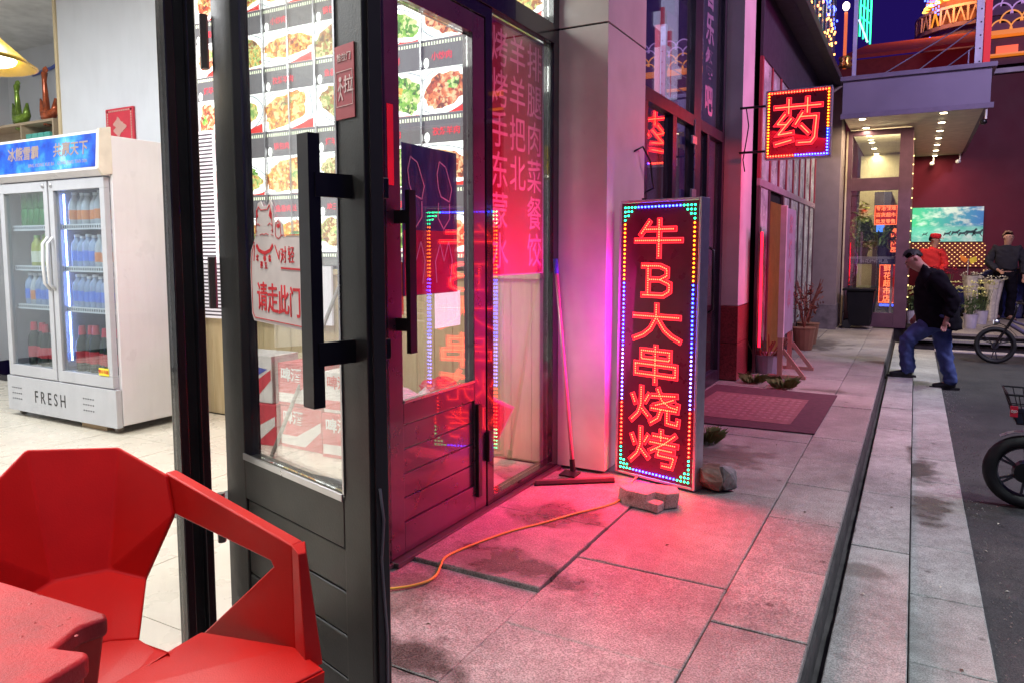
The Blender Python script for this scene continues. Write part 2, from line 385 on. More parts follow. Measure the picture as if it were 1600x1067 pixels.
# ---- backlit menu
menu = thing('menu_lightbox', 'large backlit menu of dish photographs on the wall above the wood panelling', 'menu board', (-3.8, 4.0, 1.3))
MB().box((-5.2, 4.00, 1.24), (-1.99, 4.048, 3.7)).build('housing', M('lightbox_housing', (.3, .3, .3), .5), menu)
def food_mat(name, cols, st, sc_=46):
    m, nt, b = new_mat(name)
    v = nt.nodes.new('ShaderNodeTexVoronoi'); v.inputs['Scale'].default_value = sc_; v.inputs['Randomness'].default_value = 1
    p = worldpos(nt)
    dn = nt.nodes.new('ShaderNodeTexNoise'); dn.inputs['Scale'].default_value = 25; dn.inputs['Detail'].default_value = 4; nt.links.new(p, dn.inputs['Vector'])
    va = nt.nodes.new('ShaderNodeVectorMath'); va.operation = 'MULTIPLY_ADD'; nt.links.new(dn.outputs['Color'], va.inputs[0]); va.inputs[1].default_value = (.05, .05, .05); nt.links.new(p, va.inputs[2]); nt.links.new(va.outputs[0], v.inputs['Vector'])
    n = noise(nt, p, 9, 3, .6); sc3 = nt.nodes.new('ShaderNodeSeparateColor'); nt.links.new(v.outputs['Color'], sc3.inputs[0])
    f = math_(nt, 'ADD', math_(nt, 'MULTIPLY', sc3.outputs[0], .38), math_(nt, 'MULTIPLY', n, .75))
    c = ramp(nt, f, [(.36 + .11 * i, cc) for i, cc in enumerate(cols)])
    nt.links.new(c, b.inputs['Emission Color']); b.inputs['Base Color'].default_value = (.1, .08, .06, 1); b.inputs['Emission Strength'].default_value = st * 1.15
    m.cycles.emission_sampling = 'NONE'
    return m
foods = [food_mat('menu_print_meat', [(.18, .01, .0), (.6, .05, .01), (.9, .22, .06), (.95, .65, .35)], 1.5),
         food_mat('menu_print_fried', [(.4, .06, .0), (.85, .26, .01), (1, .50, .04), (1, .85, .35)], 1.7),
         food_mat('menu_print_greens', [(.01, .10, .0), (.06, .38, .01), (.30, .62, .05), (.85, .9, .4)], 1.5),
         food_mat('menu_print_noodles', [(.4, .08, .02), (.95, .55, .1), (.9, .9, .3), (.25, .5, .1)], 1.6),
         food_mat('menu_print_stew', [(.12, .05, .02), (.55, .2, .05), (.3, .45, .08), (1, .8, .4)], 1.5)]
m_white = EM('menu_white', (1, 1, .96), 2.4); m_dark = EM('menu_dark', (.16, .15, .16), 1.2, False)
m_capt = EM('menu_caption', (.9, .05, .09), 1.2, False); m_tick = EM('menu_ticks', (.9, .95, .7), 1.6, False); m_capw = EM('menu_caption_white', (1, .85, .85), 1.4, False)
m_redf = EM('menu_red_field', (.85, .04, .03), 1.3, False)
names_m = ['红烧肉', '孜然羊肉', '鱼香肉丝', '地三鲜', '小炒肉', '锅包肉', '烤羊排']
capt_cache = {}
xs = [-5.14, -4.92, -4.38, -3.86, -3.34, -2.92, -2.50, -2.0]
zs = [1.29, 1.72, 2.19, 2.675, 3.10, 3.55]
for r in range(len(zs) - 1):
    z0, z1 = zs[r], zs[r + 1]
    for c in range(len(xs) - 1):
        x0, x1 = xs[c] + .004, xs[c + 1] - .004
        wd = x1 - x0; ht = z1 - z0; Y = 3.999; k = (r * 5 + c * 3) % 5
        b = MB(); cx, cz = (x0 + x1) / 2 + random.uniform(-.02, .02), z0 + ht * .41
        b.cur = 0; b.box((x0, Y - .003, z0), (x1, Y, z1))
        b.cur = 1; b.box((x0, Y - .005, z0 + ht*.12), (x1, Y - .0032, z0 + ht * .72))
        style = (r * 3 + c * 2) % 4; tl = random.uniform(-.35, .35); cx = (x0 + x1)/2 + wd*random.uniform(-.10, .10); cz = z0 + ht*.42
        lim = lambda x_, z_: (min(max(x_, x0 + .003), x1 - .003), min(max(z_, z0 + ht*.125), z0 + ht*.715))
        def shp(rx, rz, y, wob=0, n=30, sq=2.0, ox=0, oz=0):
            out = []
            for i_ in range(n):
                a = 2*math.pi*i_/n; ca, sa = math.cos(a), math.sin(a); m_ = (abs(ca)**sq + abs(sa)**sq)**(-1/sq) * (1 + wob*random.uniform(-1, 1))
                u_, v_ = rx*ca*m_, rz*sa*m_; X_, Z_ = lim(cx + ox + u_*math.cos(tl) - v_*math.sin(tl), cz + oz + v_*math.cos(tl) + u_*math.sin(tl)); out.append((X_, y, Z_))
            return out
        rx, rz, sq_ = ((wd*.52, ht*.30, 2), (wd*.60, ht*.24, 2.2), (wd*.50, ht*.30, 4.5), (wd*.62, ht*.34, 2))[style]
        b.cur = 4; b.prism(shp(rx*1.05, rz*1.07, Y - .0052, 0, 30, sq_), (0, -.0008, 0))
        b.cur = 1; b.prism(shp(rx, rz, Y - .0063, 0, 30, sq_), (0, -.0008, 0))
        b.cur = 2; b.prism(shp(rx*.80, rz*.76, Y - .0074, .09, 34, sq_), (0, -.0008, 0))
        b.cur = 6; b.prism(shp(rx*.26, rz*.22, Y - .0084, .3, 14, 2, rx*random.uniform(-.5, .5), rz*random.uniform(-.1, .5)), (0, -.0006, 0))
        b.cur = 3; b.prism([(x0 + wd*.5, Y - .0055, z0 + ht*.12), (x1 - wd*.06, Y - .0055, z0 + ht*.12), (x1 - wd*.06, Y - .0055, z0 + ht*.26)], (0, -.001, 0))
        b.cur = 5
        nT = int(wd / .022)
        for q in range(nT): b.box((x0 + q * .022 + .004, Y - .0045, z0 + ht*.035), (x0 + q*.022 + .015, Y - .0032, z0 + ht*.085))
        b.cur = 1; b.prism([(x0 + .03 + .022*math.cos(a), Y - .0033, z0 + ht*.80 + .034*math.sin(a)) for a in [i*math.pi/5 for i in range(10)]], (0, -.001, 0))
        o = b.build('dish_panel', [m_dark, m_white, foods[k], m_redf, EM('menu_plate_rim', (.45, .50, .55), 1.0, False), m_tick, foods[(k*2 + r) % 5]], menu)
        s = names_m[(r * 3 + c) % 7]
        t_ = text(o, s, .055, m_capt, (x0 + .065 + .03*len(s), Y - .006, z0 + ht * .87), (1, 0, 0), bold=.02)
        t2 = text(o, 'xxxxxxxx', .028, m_capw, (x0 + .065 + .035*len(s), Y - .006, z0 + ht * .76), (1, 0, 0)) if False else None
for x in xs[1:-1] + [-4.65, -4.12, -3.6]:
    MB().box((x - .006, 3.975, 1.26), (x + .006, 3.988, 3.7)).build('frame_strip', chrome, menu)
# price list strips left and below
pl = thing('price_list_board', 'pale price list board with close dark lines hanging below the left end of the menu', 'price list', (-5.0, 3.99, .8))
MB().box((-5.2, 3.985, .80), (-3.75, 4.003, 1.235)).build('board', EM('list_paper', (.85, .80, .84), .55, False), pl)
b = MB()
for k in range(14): b.box((-5.17, 3.982, .82 + k*.029), (-4.45, 3.9845, .832 + k*.029))
o = b.build('printed_lines', M('list_ink', (.10, .08, .10), .6), pl)
pl2 = thing('price_list_strip', 'narrow backlit strip of dark ruled price lines just right of the door jamb', 'price list', (-5.06, 3.96, 1.25))
MB().box((-5.14, 3.955, 1.25), (-4.93, 3.975, 2.30)).build('board', EM('list_lit', (.95, .88, .92), .9, False), pl2)
b = MB()
for k in range(34): b.box((-5.13, 3.952, 1.27 + k*.03), (-4.94, 3.9545, 1.283 + k*.03))
b.build('printed_lines', MATS['list_ink'], pl2)

# ---- drinks fridge
fx0, fx1, fy0, fy1 = -6.56, -5.10, 3.18, 3.80
fr = thing('drinks_fridge', 'tall double-door glass-front drinks fridge with blue lit header', 'drinks fridge', (fx1, fy0, 0))
b = MB(); b.box((fx0, fy1 - .04, .06), (fx1, fy1, 2.17)); b.box((fx1 - .035, fy0 + .045, .06), (fx1, fy1 - .04, 2.17)); b.box((fx0, fy0 + .045, .06), (fx0 + .035, fy1 - .04, 2.17))
b.box((fx0 + .035, fy0 + .045, 1.90), (fx1 - .035, fy1 - .04, 2.17)); b.box((fx0 + .035, fy0 + .02, .33), (fx1 - .035, fy1 - .04, .42))
b.build('cabinet', fr_body, fr, bevel=.006)
b = MB(); b.box((fx0 + .036, fy1 - .10, .421), (fx1 - .036, fy1 - .041, 1.899)); b.box((-5.83, fy0 + .05, .421), (-5.80, fy1 - .10, 1.899))
b.build('inner_liner', M('liner', (.20, .22, .27), .4), fr)
b = MB(); b.box((fx0, fy0 - .005, .05), (fx1, fy0 + .04, .335)); o = b.build('base_panel', fr_grey, fr, bevel=.004)
text(o, 'F R E S H', .14, txt_blk, (-5.95, fy0 - .0065, .185), (1, 0, 0), sx=.80)
b = MB()
for cx in (-6.42, -5.44):
    for i in range(5):
        for j in range(3): b.lathe([(.006, 0), (.006, .0015)], (cx - .06 + i*.03, fy0 - .0055, .15 + j*.045), 8, Matrix.Rotation(R(90), 3, 'X'))
b.build('vent_holes', dark, o)
b = MB(); b.prism([(fx0, fy0, 1.885), (fx0, fy0 - .05, 1.925), (fx0, fy0 - .03, 2.20), (fx0, fy0 + .045, 2.21), (fx0, fy0 + .045, 1.885)], (fx1 - fx0 - .02, 0, 0))
hd = b.build('header', fr_body, fr, bevel=.004)
b = MB(); b.prism([(fx1 - .02, fy0 - .055, 1.93), (fx1 - .02, fy0 - .035, 2.21), (fx1 - .02, fy0 + .05, 2.23), (fx1 - .02, fy0 + .05, 1.90), (fx1 - .02, fy0 - .02, 1.88)], (.025, 0, 0))
b.build('header_end', M('ivory_plastic', (.66, .60, .50), .4), hd, bevel=.004)
m, nt, bb = new_mat('header_print')
p = worldpos(nt); n_ = noise(nt, p, 3.2, 5, .6); cc = ramp(nt, n_, [(.38, (.0, .03, .30)), (.5, (.005, .09, .50)), (.62, (.04, .28, .65)), (.72, (.35, .6, .75))])
nt.links.new(cc, bb.inputs['Base Color']); nt.links.new(cc, bb.inputs['Emission Color']); bb.inputs['Emission Strength'].default_value = .5; m.cycles.emission_sampling = 'NONE'
dyz = Vector((0, .02, .275)).normalized()
nn = Vector((0, -dyz.z, dyz.y))
b = MB(); A_ = Vector((fx0 + .02, fy0 - .0485, 1.945)); b.prism([A_, A_ + Vector((1.40, 0, 0)), A_ + Vector((1.40, 0, 0)) + dyz*.235, A_ + dyz*.235], nn*.004)
b.build('header_banner', m, hd)
hz = A_ + dyz * .135 + nn * .006
text(hd, '冰熊雪霸', .108, EM('gold_print', (.34, .25, .22), .6, False), (fx0 + .50, hz.y, hz.z), (1, 0, 0), dyz, .02)
text(hd, '共赢天下', .108, MATS['gold_print'], (fx0 + 1.12, hz.y, hz.z), (1, 0, 0), dyz, .02)
text(hd, 'BING XIONG XUE BA    GONG YING TIAN XIA', .036, MATS['gold_print'], (fx0 + .95, hz.y - .005, hz.z - .09), (1, 0, 0), dyz)
b = MB()   # white bear emblem
for (px_, pz_, rx_, rz_) in ((.09, .02, .05, .035), (.13, .08, .03, .03), (.065, -.05, .022, .05), (.125, -.05, .022, .05)):
    b.prism([(fx0 + px_ + rx_*math.cos(a), hz.y + (pz_ + rz_*math.sin(a))*.07 - .001, hz.z + pz_ + rz_*math.sin(a)) for a in [i*math.pi/7 for i in range(14)]], (0, -.001, 0))
b.build('bear_emblem', EM('emblem_white', (.9, .95, 1), .9, False), hd)
for (a, c) in ((fx0 + .04, -5.845), (-5.825, fx1 - .03)):
    b = MB(); y0, y1 = fy0 - .002, fy0 + .042
    b.box((a, y0, .345), (c, y1, .43)); b.box((a, y0, 1.80), (c, y1, 1.875)); b.box((a, y0, .43), (a + .06, y1, 1.80)); b.box((c - .055, y0, .43), (c, y1, 1.80))
    d = b.build('fridge_door', fr_grey, fr, bevel=.003)
    MB().box((a + .058, fy0 + .015, .428), (c - .053, fy0 + .021, 1.802)).build('pane', glass_mat('fridge_glass', (.86, .92, .95), .05, .02), d)
    hx = c - .02 if a < -6 else a + .025
    MB().tube([(hx, y0, 1.45), (hx + .01, y0 - .045, 1.40), (hx + .01, y0 - .05, 1.25), (hx + .01, y0 - .045, 1.10), (hx, y0, 1.05)], .012, 8).build('handle', white_pl, d, smooth=True)
    MB().lathe([(.016, 0), (.016, .008), (.008, .012)], (c - .05 if a < -6 else a + .04, y0, 1.842), 12, Matrix.Rotation(R(90), 3, 'X')).build('lock', chrome, d)
    for z in (.89, 1.20, 1.52):
        b = MB()
        for k in range(5): b.box((a + .03, fy0 + .08 + k*.09, z), (c - .03, fy0 + .088 + k*.09, z + .006))
        b.box((a + .03, fy0 + .066, z - .012), (c - .03, fy0 + .071, z + .03)); 
        b.build('wire_shelf', white_pl, fr)
    b = MB()
    for z in (.89, 1.20, 1.52):
        for k in range(20): b.box((a + .05 + k*.029, fy0 + .064, z + .0), (a + .062 + k*.029, fy0 + .0655, z + .02))
    b.build('shelf_slots', dark, fr)
MB().box((-5.775, fy0 + .075, .50), (-5.769, fy0 + .085, 1.78)).build('light_tube', EM('fridge_tube', (.35, .45, 1.0), 22), fr)
MB().box((-5.29, fy0 - .0065, .435), (-5.17, fy0 - .003, .49)).build('sticker', M('yellow_sticker', (.8, .7, .05), .5), fr)
text(fr, '警示节能', .03, txt_red, (-5.23, fy0 - .008, .462), (1, 0, 0))
for x in (fx0 + .1, fx1 - .08, ):
    for y in (fy0 + .06, fy1 - .08):
        MB().lathe([(.028, -.012), (.03, 0), (.028, .012)], (x, y, .032), 14, Matrix.Rotation(R(90), 3, 'Y')).build('caster', M('caster', (.2, .18, .16), .5), fr)
        MB().box((x - .02, y - .02, .04), (x + .02, y + .02, .062)).build('caster_fork', chrome, fr)
# bottles and cans
def bottle(kind):
    b = MB(); 
    if kind == 'can':
        b.cur = 0; b.lathe([(.026, 0), (.031, .006), (.031, .108), (.026, .118), (.026, .120)], n=12); mats = [M('green_can', (.03, .22, .05), .3, .3)]
    elif kind == 'water':
        b.cur = 0; b.lathe([(.028, 0), (.032, .01), (.032, .13), (.028, .155), (.014, .178), (.013, .19)], n=12); b.cur = 1; b.lathe([(.0325, .05), (.0325, .11)], n=12); b.cur = 2; b.lathe([(.015, .19), (.015, .205)], n=12)
        mats = [M('clear_bottle', (.30, .38, .55), .12), M('blue_label', (.10, .22, .75), .4), M('white_cap', (.75, .78, .85), .4)]
    elif kind == 'soda':
        b.cur = 0; b.lathe([(.028, 0), (.032, .01), (.032, .12), (.026, .15), (.014, .175), (.013, .188)], n=12); b.cur = 1; b.lathe([(.0325, .045), (.0325, .10)], n=12); b.cur = 2; b.lathe([(.015, .188), (.015, .203)], n=12)
        mats = [M('milk_bottle', (.50, .52, .56), .25), M('orange_label', (.75, .25, .08), .4), MATS['white_cap']]
    elif kind == 'tea':
        b.cur = 0; b.lathe([(.03, 0), (.034, .01), (.034, .12), (.03, .16), (.016, .185), (.015, .195)], n=12); b.cur = 1; b.lathe([(.0345, .04), (.0345, .11)], n=12); b.cur = 2; b.lathe([(.017, .195), (.017, .212)], n=12)
        mats = [M('tea_bottle', (.42, .45, .08), .2), M('pale_label', (.7, .7, .55), .4), M('green_cap', (.3, .5, .15), .4)]
    elif kind == 'beer':
        b.cur = 0; b.lathe([(.032, 0), (.035, .01), (.035, .15), (.03, .18), (.015, .215), (.014, .235)], n=12); b.cur = 1; b.lathe([(.0355, .05), (.0355, .12)], n=12); b.cur = 2; b.lathe([(.02, .215), (.0175, .25), (.016, .268)], n=12)
        mats = [M('dark_bottle', (.02, .035, .02), .12), M('red_label', (.62, .05, .06), .4), M('red_foil', (.60, .04, .07), .35)]
    return b, mats
proto = {}
ORD = ['leftmost', 'second from the left', 'third from the left', 'fourth from the left', 'fifth from the left', 'sixth from the left', 'seventh from the left']
cnt_g = {}
def put(kind, x, y, z, label, group):
    k_ = cnt_g.get(group, 0); cnt_g[group] = k_ + 1
    if kind == 'can': label = label.replace('stacked two high', ('upper' if k_ % 2 else 'lower') + ' of its pair') + ', ' + ORD[k_ // 2]
    else: label = label + ', ' + ORD[k_]
    nm = {'can': 'drink_can', 'water': 'water_bottle', 'soda': 'drink_bottle', 'tea': 'tea_bottle', 'beer': 'beer_bottle'}[kind]
    if kind not in proto:
        b, mats = bottle(kind); o = b.build(nm, mats, None, loc=(0, 0, 0)); smooth_angle(o, 35); proto[kind] = o; o.location = (x, y, z)
    else:
        o = proto[kind].copy(); COL.objects.link(o); o.location = (x, y, z)
    o.rotation_euler = (0, 0, random.uniform(0, 6)); s_ = random.uniform(1.24, 1.33); o.scale = (s_*1.08, s_*1.08, s_); tag(o, label, 'can' if kind == 'can' else 'bottle', group)
for k in range(6):
    for l in range(2): put('can', -6.36 + k*.085, fy0 + .12 + .0*l, 1.527 + l*.155, 'green can stacked two high, top shelf of left fridge door', 'green cans in the fridge')
for k in range(5): put('tea', -6.24 + k*.076, fy0 + .12 + (k % 2)*.02, 1.207, 'yellow-green tea bottle, second shelf of left fridge door', 'tea bottles in the fridge')
for k in range(7): put('soda' if k in (1,) else 'water', -6.38 + k*.075, fy0 + .13, .897, 'clear bottle, third shelf of left fridge door', 'bottles on the third shelf behind the left door')
for k in range(6): put('soda', -5.70 + k*.082, fy0 + .12 + (k % 2)*.015, 1.527, 'orange-labelled bottle, top shelf of right fridge door', 'labelled bottles on the top right shelf')
for k in range(7):
    if k < 4: put('water', -5.71 + k*.075, fy0 + .13, 1.207, 'blue-labelled bottle, second shelf of right fridge door', 'water bottles on the second right shelf')
    else: put('soda', -5.71 + k*.075, fy0 + .13, 1.207, 'white milk drink, second shelf of right fridge door', 'milk drinks on the second right shelf')
for k in range(7): put('water', -5.70 + k*.073, fy0 + .12, .897, 'blue-lit water bottle, third shelf of right fridge door', 'water bottles on the third right shelf')
for k in range(6): put('beer', -6.36 + k*.084, fy0 + .12 + (k % 2)*.02, .422, 'red-necked beer bottle, bottom of left fridge door', 'beer bottles at the bottom left of the fridge')
for k in range(6): put('beer', -5.69 + k*.088, fy0 + .12 + (k % 2)*.02, .422, 'red-necked beer bottle, bottom of right fridge door', 'beer bottles at the bottom right of the fridge')
cb = MB().box((-5.62, 3.22, .003), (-5.30, 3.36, .05), Matrix.Translation((0, 0, 0))).build('cardboard_piece', M('cardboard', (.38, .27, .16), .8), None, loc=(-5.46, 3.29, .002), bevel=.003); tag(cb, 'flattened brown cardboard pushed under the drinks fridge', 'cardboard')
# red square lucky card on the wall above the fridge
rc = thing('lucky_card', 'small red and gold square card hanging on the wall above the fridge', 'decoration', (-6.03, 4.03, 2.4))
MB().box((-6.42, 4.028, 2.25), (-6.03, 4.046, 2.60)).build('card', M('red_card', (.55, .03, .05), .5), rc)
b = MB()
for k in range(14):
    for (u_, v_) in ((k/13, 0), (k/13, 1), (0, k/13), (1, k/13)): b.box((-6.40 + u_*.335, 4.025, 2.285 + v_*.285), (-6.385 + u_*.335, 4.0275, 2.30 + v_*.285))
b.prism([(-6.225 + .075*math.cos(a)*(1 + .35*math.cos(7*a)), 4.0275, 2.435 + .075*math.sin(a)*(1 + .35*math.cos(3*a))) for a in [i*math.pi/20 for i in range(40)]], (0, -.002, 0))
b.build('gold_print', M('gold_foil', (.55, .30, .25), .4), rc)
# shelf with glass birds
sh = thing('wall_shelf', 'pale wooden open shelf unit in the alcove left of the fridge', 'shelf', (-8.0, 4.3, 2.2))
b = MB(); b.box((-9.2, 4.22, 2.635), (-7.58, 4.46, 2.66)); b.box((-9.2, 4.22, 2.26), (-7.58, 4.46, 2.285)); b.box((-7.605, 4.22, 2.2855), (-7.58, 4.46, 2.6345)); b.box((-8.18, 4.22, 2.2855), (-8.16, 4.46, 2.6345)); b.box((-9.2, 4.46, 2.26), (-7.2, 4.475, 2.66))
b.build('shelf_boards', wood_mat('shelf_wood', (.40, .30, .2), (.5, .4, .27), 'X'), sh)
for i, (c_, x) in enumerate((('book', -8.12), ('book', -8.01), ('book', -7.90), ('book', -7.79))):
    o = MB().box((x, 4.24, 2.286), (x + .10, 4.42, 2.54)).build('folder', M('teal_folder', (.10, .45, .38), .5), None, loc=(x, 4.3, 2.286)); tag(o, 'teal file folder on the alcove shelf under the red glass bird, ' + ORD[i] if 'ORD' in globals() else '', 'folder', 'teal folders on the shelf')
def bird(x, c, label, h):
    t = thing('glass_rooster', label, 'ornament', (x, 4.32, 2.661))
    b = MB(); b.tube([(x + .16*s, 4.32, 2.661 + z) for s, z in ((.9, .22), (.8, .10), (.35, .06), (-.25, .06), (-.55, .12), (-.78, .24))], [.012, .04, .062, .06, .035, .008], 10)
    b.build('body', c, t, smooth=True)
    b = MB(); b.tube([(x + .01, 4.32, 2.63), (x - .02, 4.32, 2.72), (x - .04, 4.32, 2.661 + h*.75), (x - .03, 4.32, 2.661 + h*.9), (x - .06, 4.32, 2.661 + h*.94)], [.055, .036, .022, .032, .008], 10); b.build('neck', c, t, smooth=True)
    b = MB(); b.prism([(x - .07, 4.315, 2.661 + h*.9), (x - .05, 4.315, 2.661 + h), (x + .0, 4.315, 2.661 + h*1.02), (x + .035, 4.315, 2.661 + h*.94), (x - .0, 4.315, 2.661 + h*.9)], (0, .012, 0)); b.build('comb', c, t, bevel=.003)
    b = MB(); b.lathe([(.05, 0), (.045, .012), (.025, .02)], (x, 4.32, 2.661), 12); b.build('foot', c, t)
bird(-8.36, M('green_glass', (.18, .30, .03), .12, .3, .5, 12), 'green and gold glass rooster on the alcove shelf, farther from the corner', .46)
bird(-7.84, M('red_glass', (.45, .09, .02), .12, .3, .5, 12), 'red and amber glass rooster on the alcove shelf, next to the wall corner', .54)
b = MB(); b.tube([(-9.3, 4.97, 3.42), (-8.9, 4.97, 3.46), (-8.4, 4.96, 3.58), (-8.0, 4.96, 3.66), (-7.6, 4.95, 3.70)], .018, 6); o = b.build('blue_hose', M('blue_hose', (.08, .13, .5), .4), None, loc=(-8.4, 4.97, 3.5), smooth=True); tag(o, 'blue cable running along the top of the alcove wall', 'cable')
# pendant lamp
def pendant(x, y, z, label):
    t = thing('pendant_lamp', label, 'pendant lamp', (x, y, z))
    b = MB(); prof = [(.03, .30), (.045, .26), (.07, .19), (.12, .10), (.20, .025), (.235, 0), (.225, 0), (.19, .02), (.11, .09), (.06, .18), (.035, .25)]
    vs = []; n = 28
    b.add([(x + r*math.cos(2*math.pi*k/n), y + r*math.sin(2*math.pi*k/n), z + h_) for r, h_ in prof for k in range(n)], [(i*n+k, i*n+(k+1) % n, (i+1)*n+(k+1) % n, (i+1)*n+k) for i in range(len(prof)-1) for k in range(n)])
    b.build('lamp_shade', M('yellow_enamel', (.75, .48, .02), .3), t, smooth=True)
    MB().lathe([(.01, 0), (.16, .012), (.165, .02), (.01, .03)], (x, y, z + .003), 24).build('diffuser', EM('pendant_bulb', (1, .93, .75), 7), t)
    MB().tube([(x, y, z + .29), (x, y, 3.75)], .005, 6).build('cord', handle_blk, t)
pendant(-3.20, 1.47, 2.06, 'yellow enamel pendant lamp hanging near the left edge inside the window')
# cartons
def carton(x, y, z, w_, d, h, mat2, rot, label, kind=0):
    t = thing('drinks_carton', label, 'carton', (x, y, z), 'cartons stacked by the panelled wall', rot)
    MB().box((-w_/2, -d/2, 0), (w_/2, d/2, h)).build('box', [mat2], t, local=True, bevel=.004)
    red = M('carton_red', (.55, .04, .06), .5); wh = M('carton_white', (.66, .62, .60), .5); bl = M('carton_blue', (.08, .10, .42), .5)
    other = wh if mat2 is red else red
    e = -d/2 - .0015
    b = MB(); b.prism([(-w_*.48, e, h*.08), (w_*.1, e, h*.08), (w_*.48, e, h*.5), (w_*.48, e, h*.72), (-w_*.1, e, h*.3), (-w_*.48, e, h*.3)], (0, .001, 0)); b.build('print_band', other, t, local=True)
    if kind: MB().prism([(-w_*.4, e-.001, h*.4), (w_*.2, e-.001, h*.75), (w_*.4, e-.001, h*.72), (-w_*.2, e-.001, h*.36)], (0, .0008, 0)).build('print_stripe', bl, t, local=True)
    tt = text(None, '啤酒', h*.34, txt_wht if mat2 is red else txt_red, (-w_*.18, e - .002, h*.72), (1, 0, 0), bold=.02); tt.parent = t
MC = M('carton_red', (.55, .04, .06), .5); MW = M('carton_white', (.66, .62, .60), .5)
carton(-4.05, 3.62, .003, .40, .26, .29, MC, .1, 'red beer carton on the floor at the left end of the stack')
carton(-3.62, 3.66, .003, .40, .26, .29, MC, -.05, 'red beer carton on the floor in the middle of the row')
carton(-3.19, 3.62, .003, .40, .26, .29, MC, .05, 'red beer carton on the floor at the right end of the row')
carton(-4.07, 3.64, .297, .38, .26, .33, MW, .04, 'white carton with blue stripe on top of the left red carton', 1)
carton(-3.63, 3.66, .297, .40, .26, .29, MC, -.02, 'red beer carton on top in the middle of the stack')
carton(-3.20, 3.64, .297, .38, .26, .27, MW, .03, 'white carton on top at the right end of the stack', 0)
# bar added in place of a reflection in the open door pane
o = MB().tube([(-3.66, 3.30, .01), (-3.58, 3.97, 1.24)], .013, 8).build('pole', M('reflection_grey', (.3, .29, .28), .4, .5), None, loc=(-3.66, 3.3, 0), smooth=True); tag(o, 'thin grey bar added in place of a reflection in the open door glass', 'pole')
o = MB().box((-3.35, 2.3, .003), (-2.1, 3.15, .012)).build('floor_mat', M('grey_mat', (.12, .12, .12), .9, 0, .3, 40, .4, 200), None, loc=(-2.7, 2.7, 0)); tag(o, 'dark grey doormat on the tiles inside the doorway', 'doormat')
# rubbish by the corner inside the fixed window
o = thing('gift_box', 'red and white packaging box tilted against the inside of the corner window', 'box', (-2.25, 3.55, .02))
mt = Matrix.Translation((-2.25, 3.6, .27)) @ Matrix.Rotation(R(-22), 4, 'X') @ Matrix.Rotation(R(18), 4, 'Y')
MB().box((-.05, -.17, -.23), (.05, .17, .23), mt).build('carton_body', MW, o, bevel=.003)
MB().box((.051, -.15, -.21), (.0525, .15, .21), mt).build('printed_face', MC, o)
b = MB()
for (y_, z_) in ((-.05, .08), (.06, .02), (-.02, -.10)): b.prism([mt @ Vector((.0535, y_ + .045*math.cos(a), z_ + .045*math.sin(a))) for a in [i*math.pi/6 for i in range(12)]], mt.to_3x3() @ Vector((.001, 0, 0)))
b.build('printed_rounds', MW, o)
def blob(name, mat, c, r, seed, parent=None, label=None, cat=None, sub=3, amp=.25, sc_=(1, 1, 1), flat=None, smooth=True, fq=3.):
    from mathutils import noise as mn
    bm = bmesh.new(); bmesh.ops.create_icosphere(bm, subdivisions=sub, radius=1)
    for v in bm.verts:
        d = v.co.normalized(); k = 1 + amp * mn.noise(d * fq + Vector((seed*7.3, seed*1.7, 0))) * 1.6
        v.co = Vector((d.x*r*sc_[0]*k, d.y*r*sc_[1]*k, d.z*r*sc_[2]*k))
        if flat is not None and v.co.z < flat: v.co.z = flat
    me = bpy.data.meshes.new(name); bm.to_mesh(me); bm.free(); me.materials.append(mat)
    if smooth: me.polygons.foreach_set('use_smooth', [True]*len(me.polygons))
    o = bpy.data.objects.new(name, me); COL.objects.link(o); o.location = c if parent is None else Vector(c) - ORG.get(parent, Vector((0,0,0))); o.parent = parent
    if label: tag(o, label, cat)
    return o
blob('plastic_bag', M('pale_bag', (.66, .62, .62), .35, 0, .2, 20, .5, 30), (-2.42, 3.25, .27), .27, 3, None, 'pale plastic rubbish bag slumped inside the corner window beside the red box', 'bag', 4, .35, (1, 1, 1.05), -.26, True, 2.5)
blob('red_bag', M('red_bag', (.6, .06, .08), .4), (-2.5, 3.55, .50), .12, 5, None, 'small red plastic bag on top of the pale rubbish bag', 'bag', 3, .35, (1, 1, .7), -.06)

# ================================================================== SHOPFRONT
sf = thing('restaurant_shopfront', 'black aluminium glazed restaurant shopfront with an open door leaf', 'shopfront', (-1.95, 2.4, 0))
FX0, FX1 = -1.99, -1.92
def fr_box(a, b_, name='frame_post', m=black_alu): return MB().box(a, b_).build(name, m, sf, bevel=.003)
b = MB(); b.box((-1.975, 1.40, 0), (-1.935, 1.43, 3.3)); b.box((-1.97, 1.4305, 0), (-1.941, 1.47, 3.3)); b.box((-1.975, 1.4705, 0), (-1.930, 1.50, 3.3)); b.build('door_jamb', black_alu, sf, bevel=.004)
fr_box((FX0, 2.20, 0), (FX1, 2.37, 3.3)); fr_box((FX0, 3.16, 0), (FX1, 3.225, 2.56)); fr_box((FX0, 3.93, 0), (FX1, 4.005, 3.6)); fr_box((-2.05, 4.005, 0), (-1.93, 4.06, 3.6))
fr_box((FX0, 1.50, 2.56), (FX1 + .01, 2.20, 2.67), 'transom'); fr_box((FX0, 2.37, 2.56), (FX1 + .01, 3.93, 2.67), 'transom'); fr_box((FX0, -2.6, 2.56), (FX1, 1.40, 2.67), 'transom')
fr_box((FX0, 3.225, 0), (FX1, 3.93, .06), 'sill'); fr_box((FX0, -2.6, 0), (FX1, 1.40, .06), 'sill'); fr_box((FX0, 2.37, 2.50), (FX1, 3.16, 2.56), 'door_head')
fr_box((-2.02, 1.50, -.005), (-1.90, 2.20, .012), 'threshold', M('threshold', (.12, .11, .11), .4, .6))
fr_box((-2.0, 2.20, 0), (-1.91, 3.16, .02), 'threshold', MATS['threshold'])
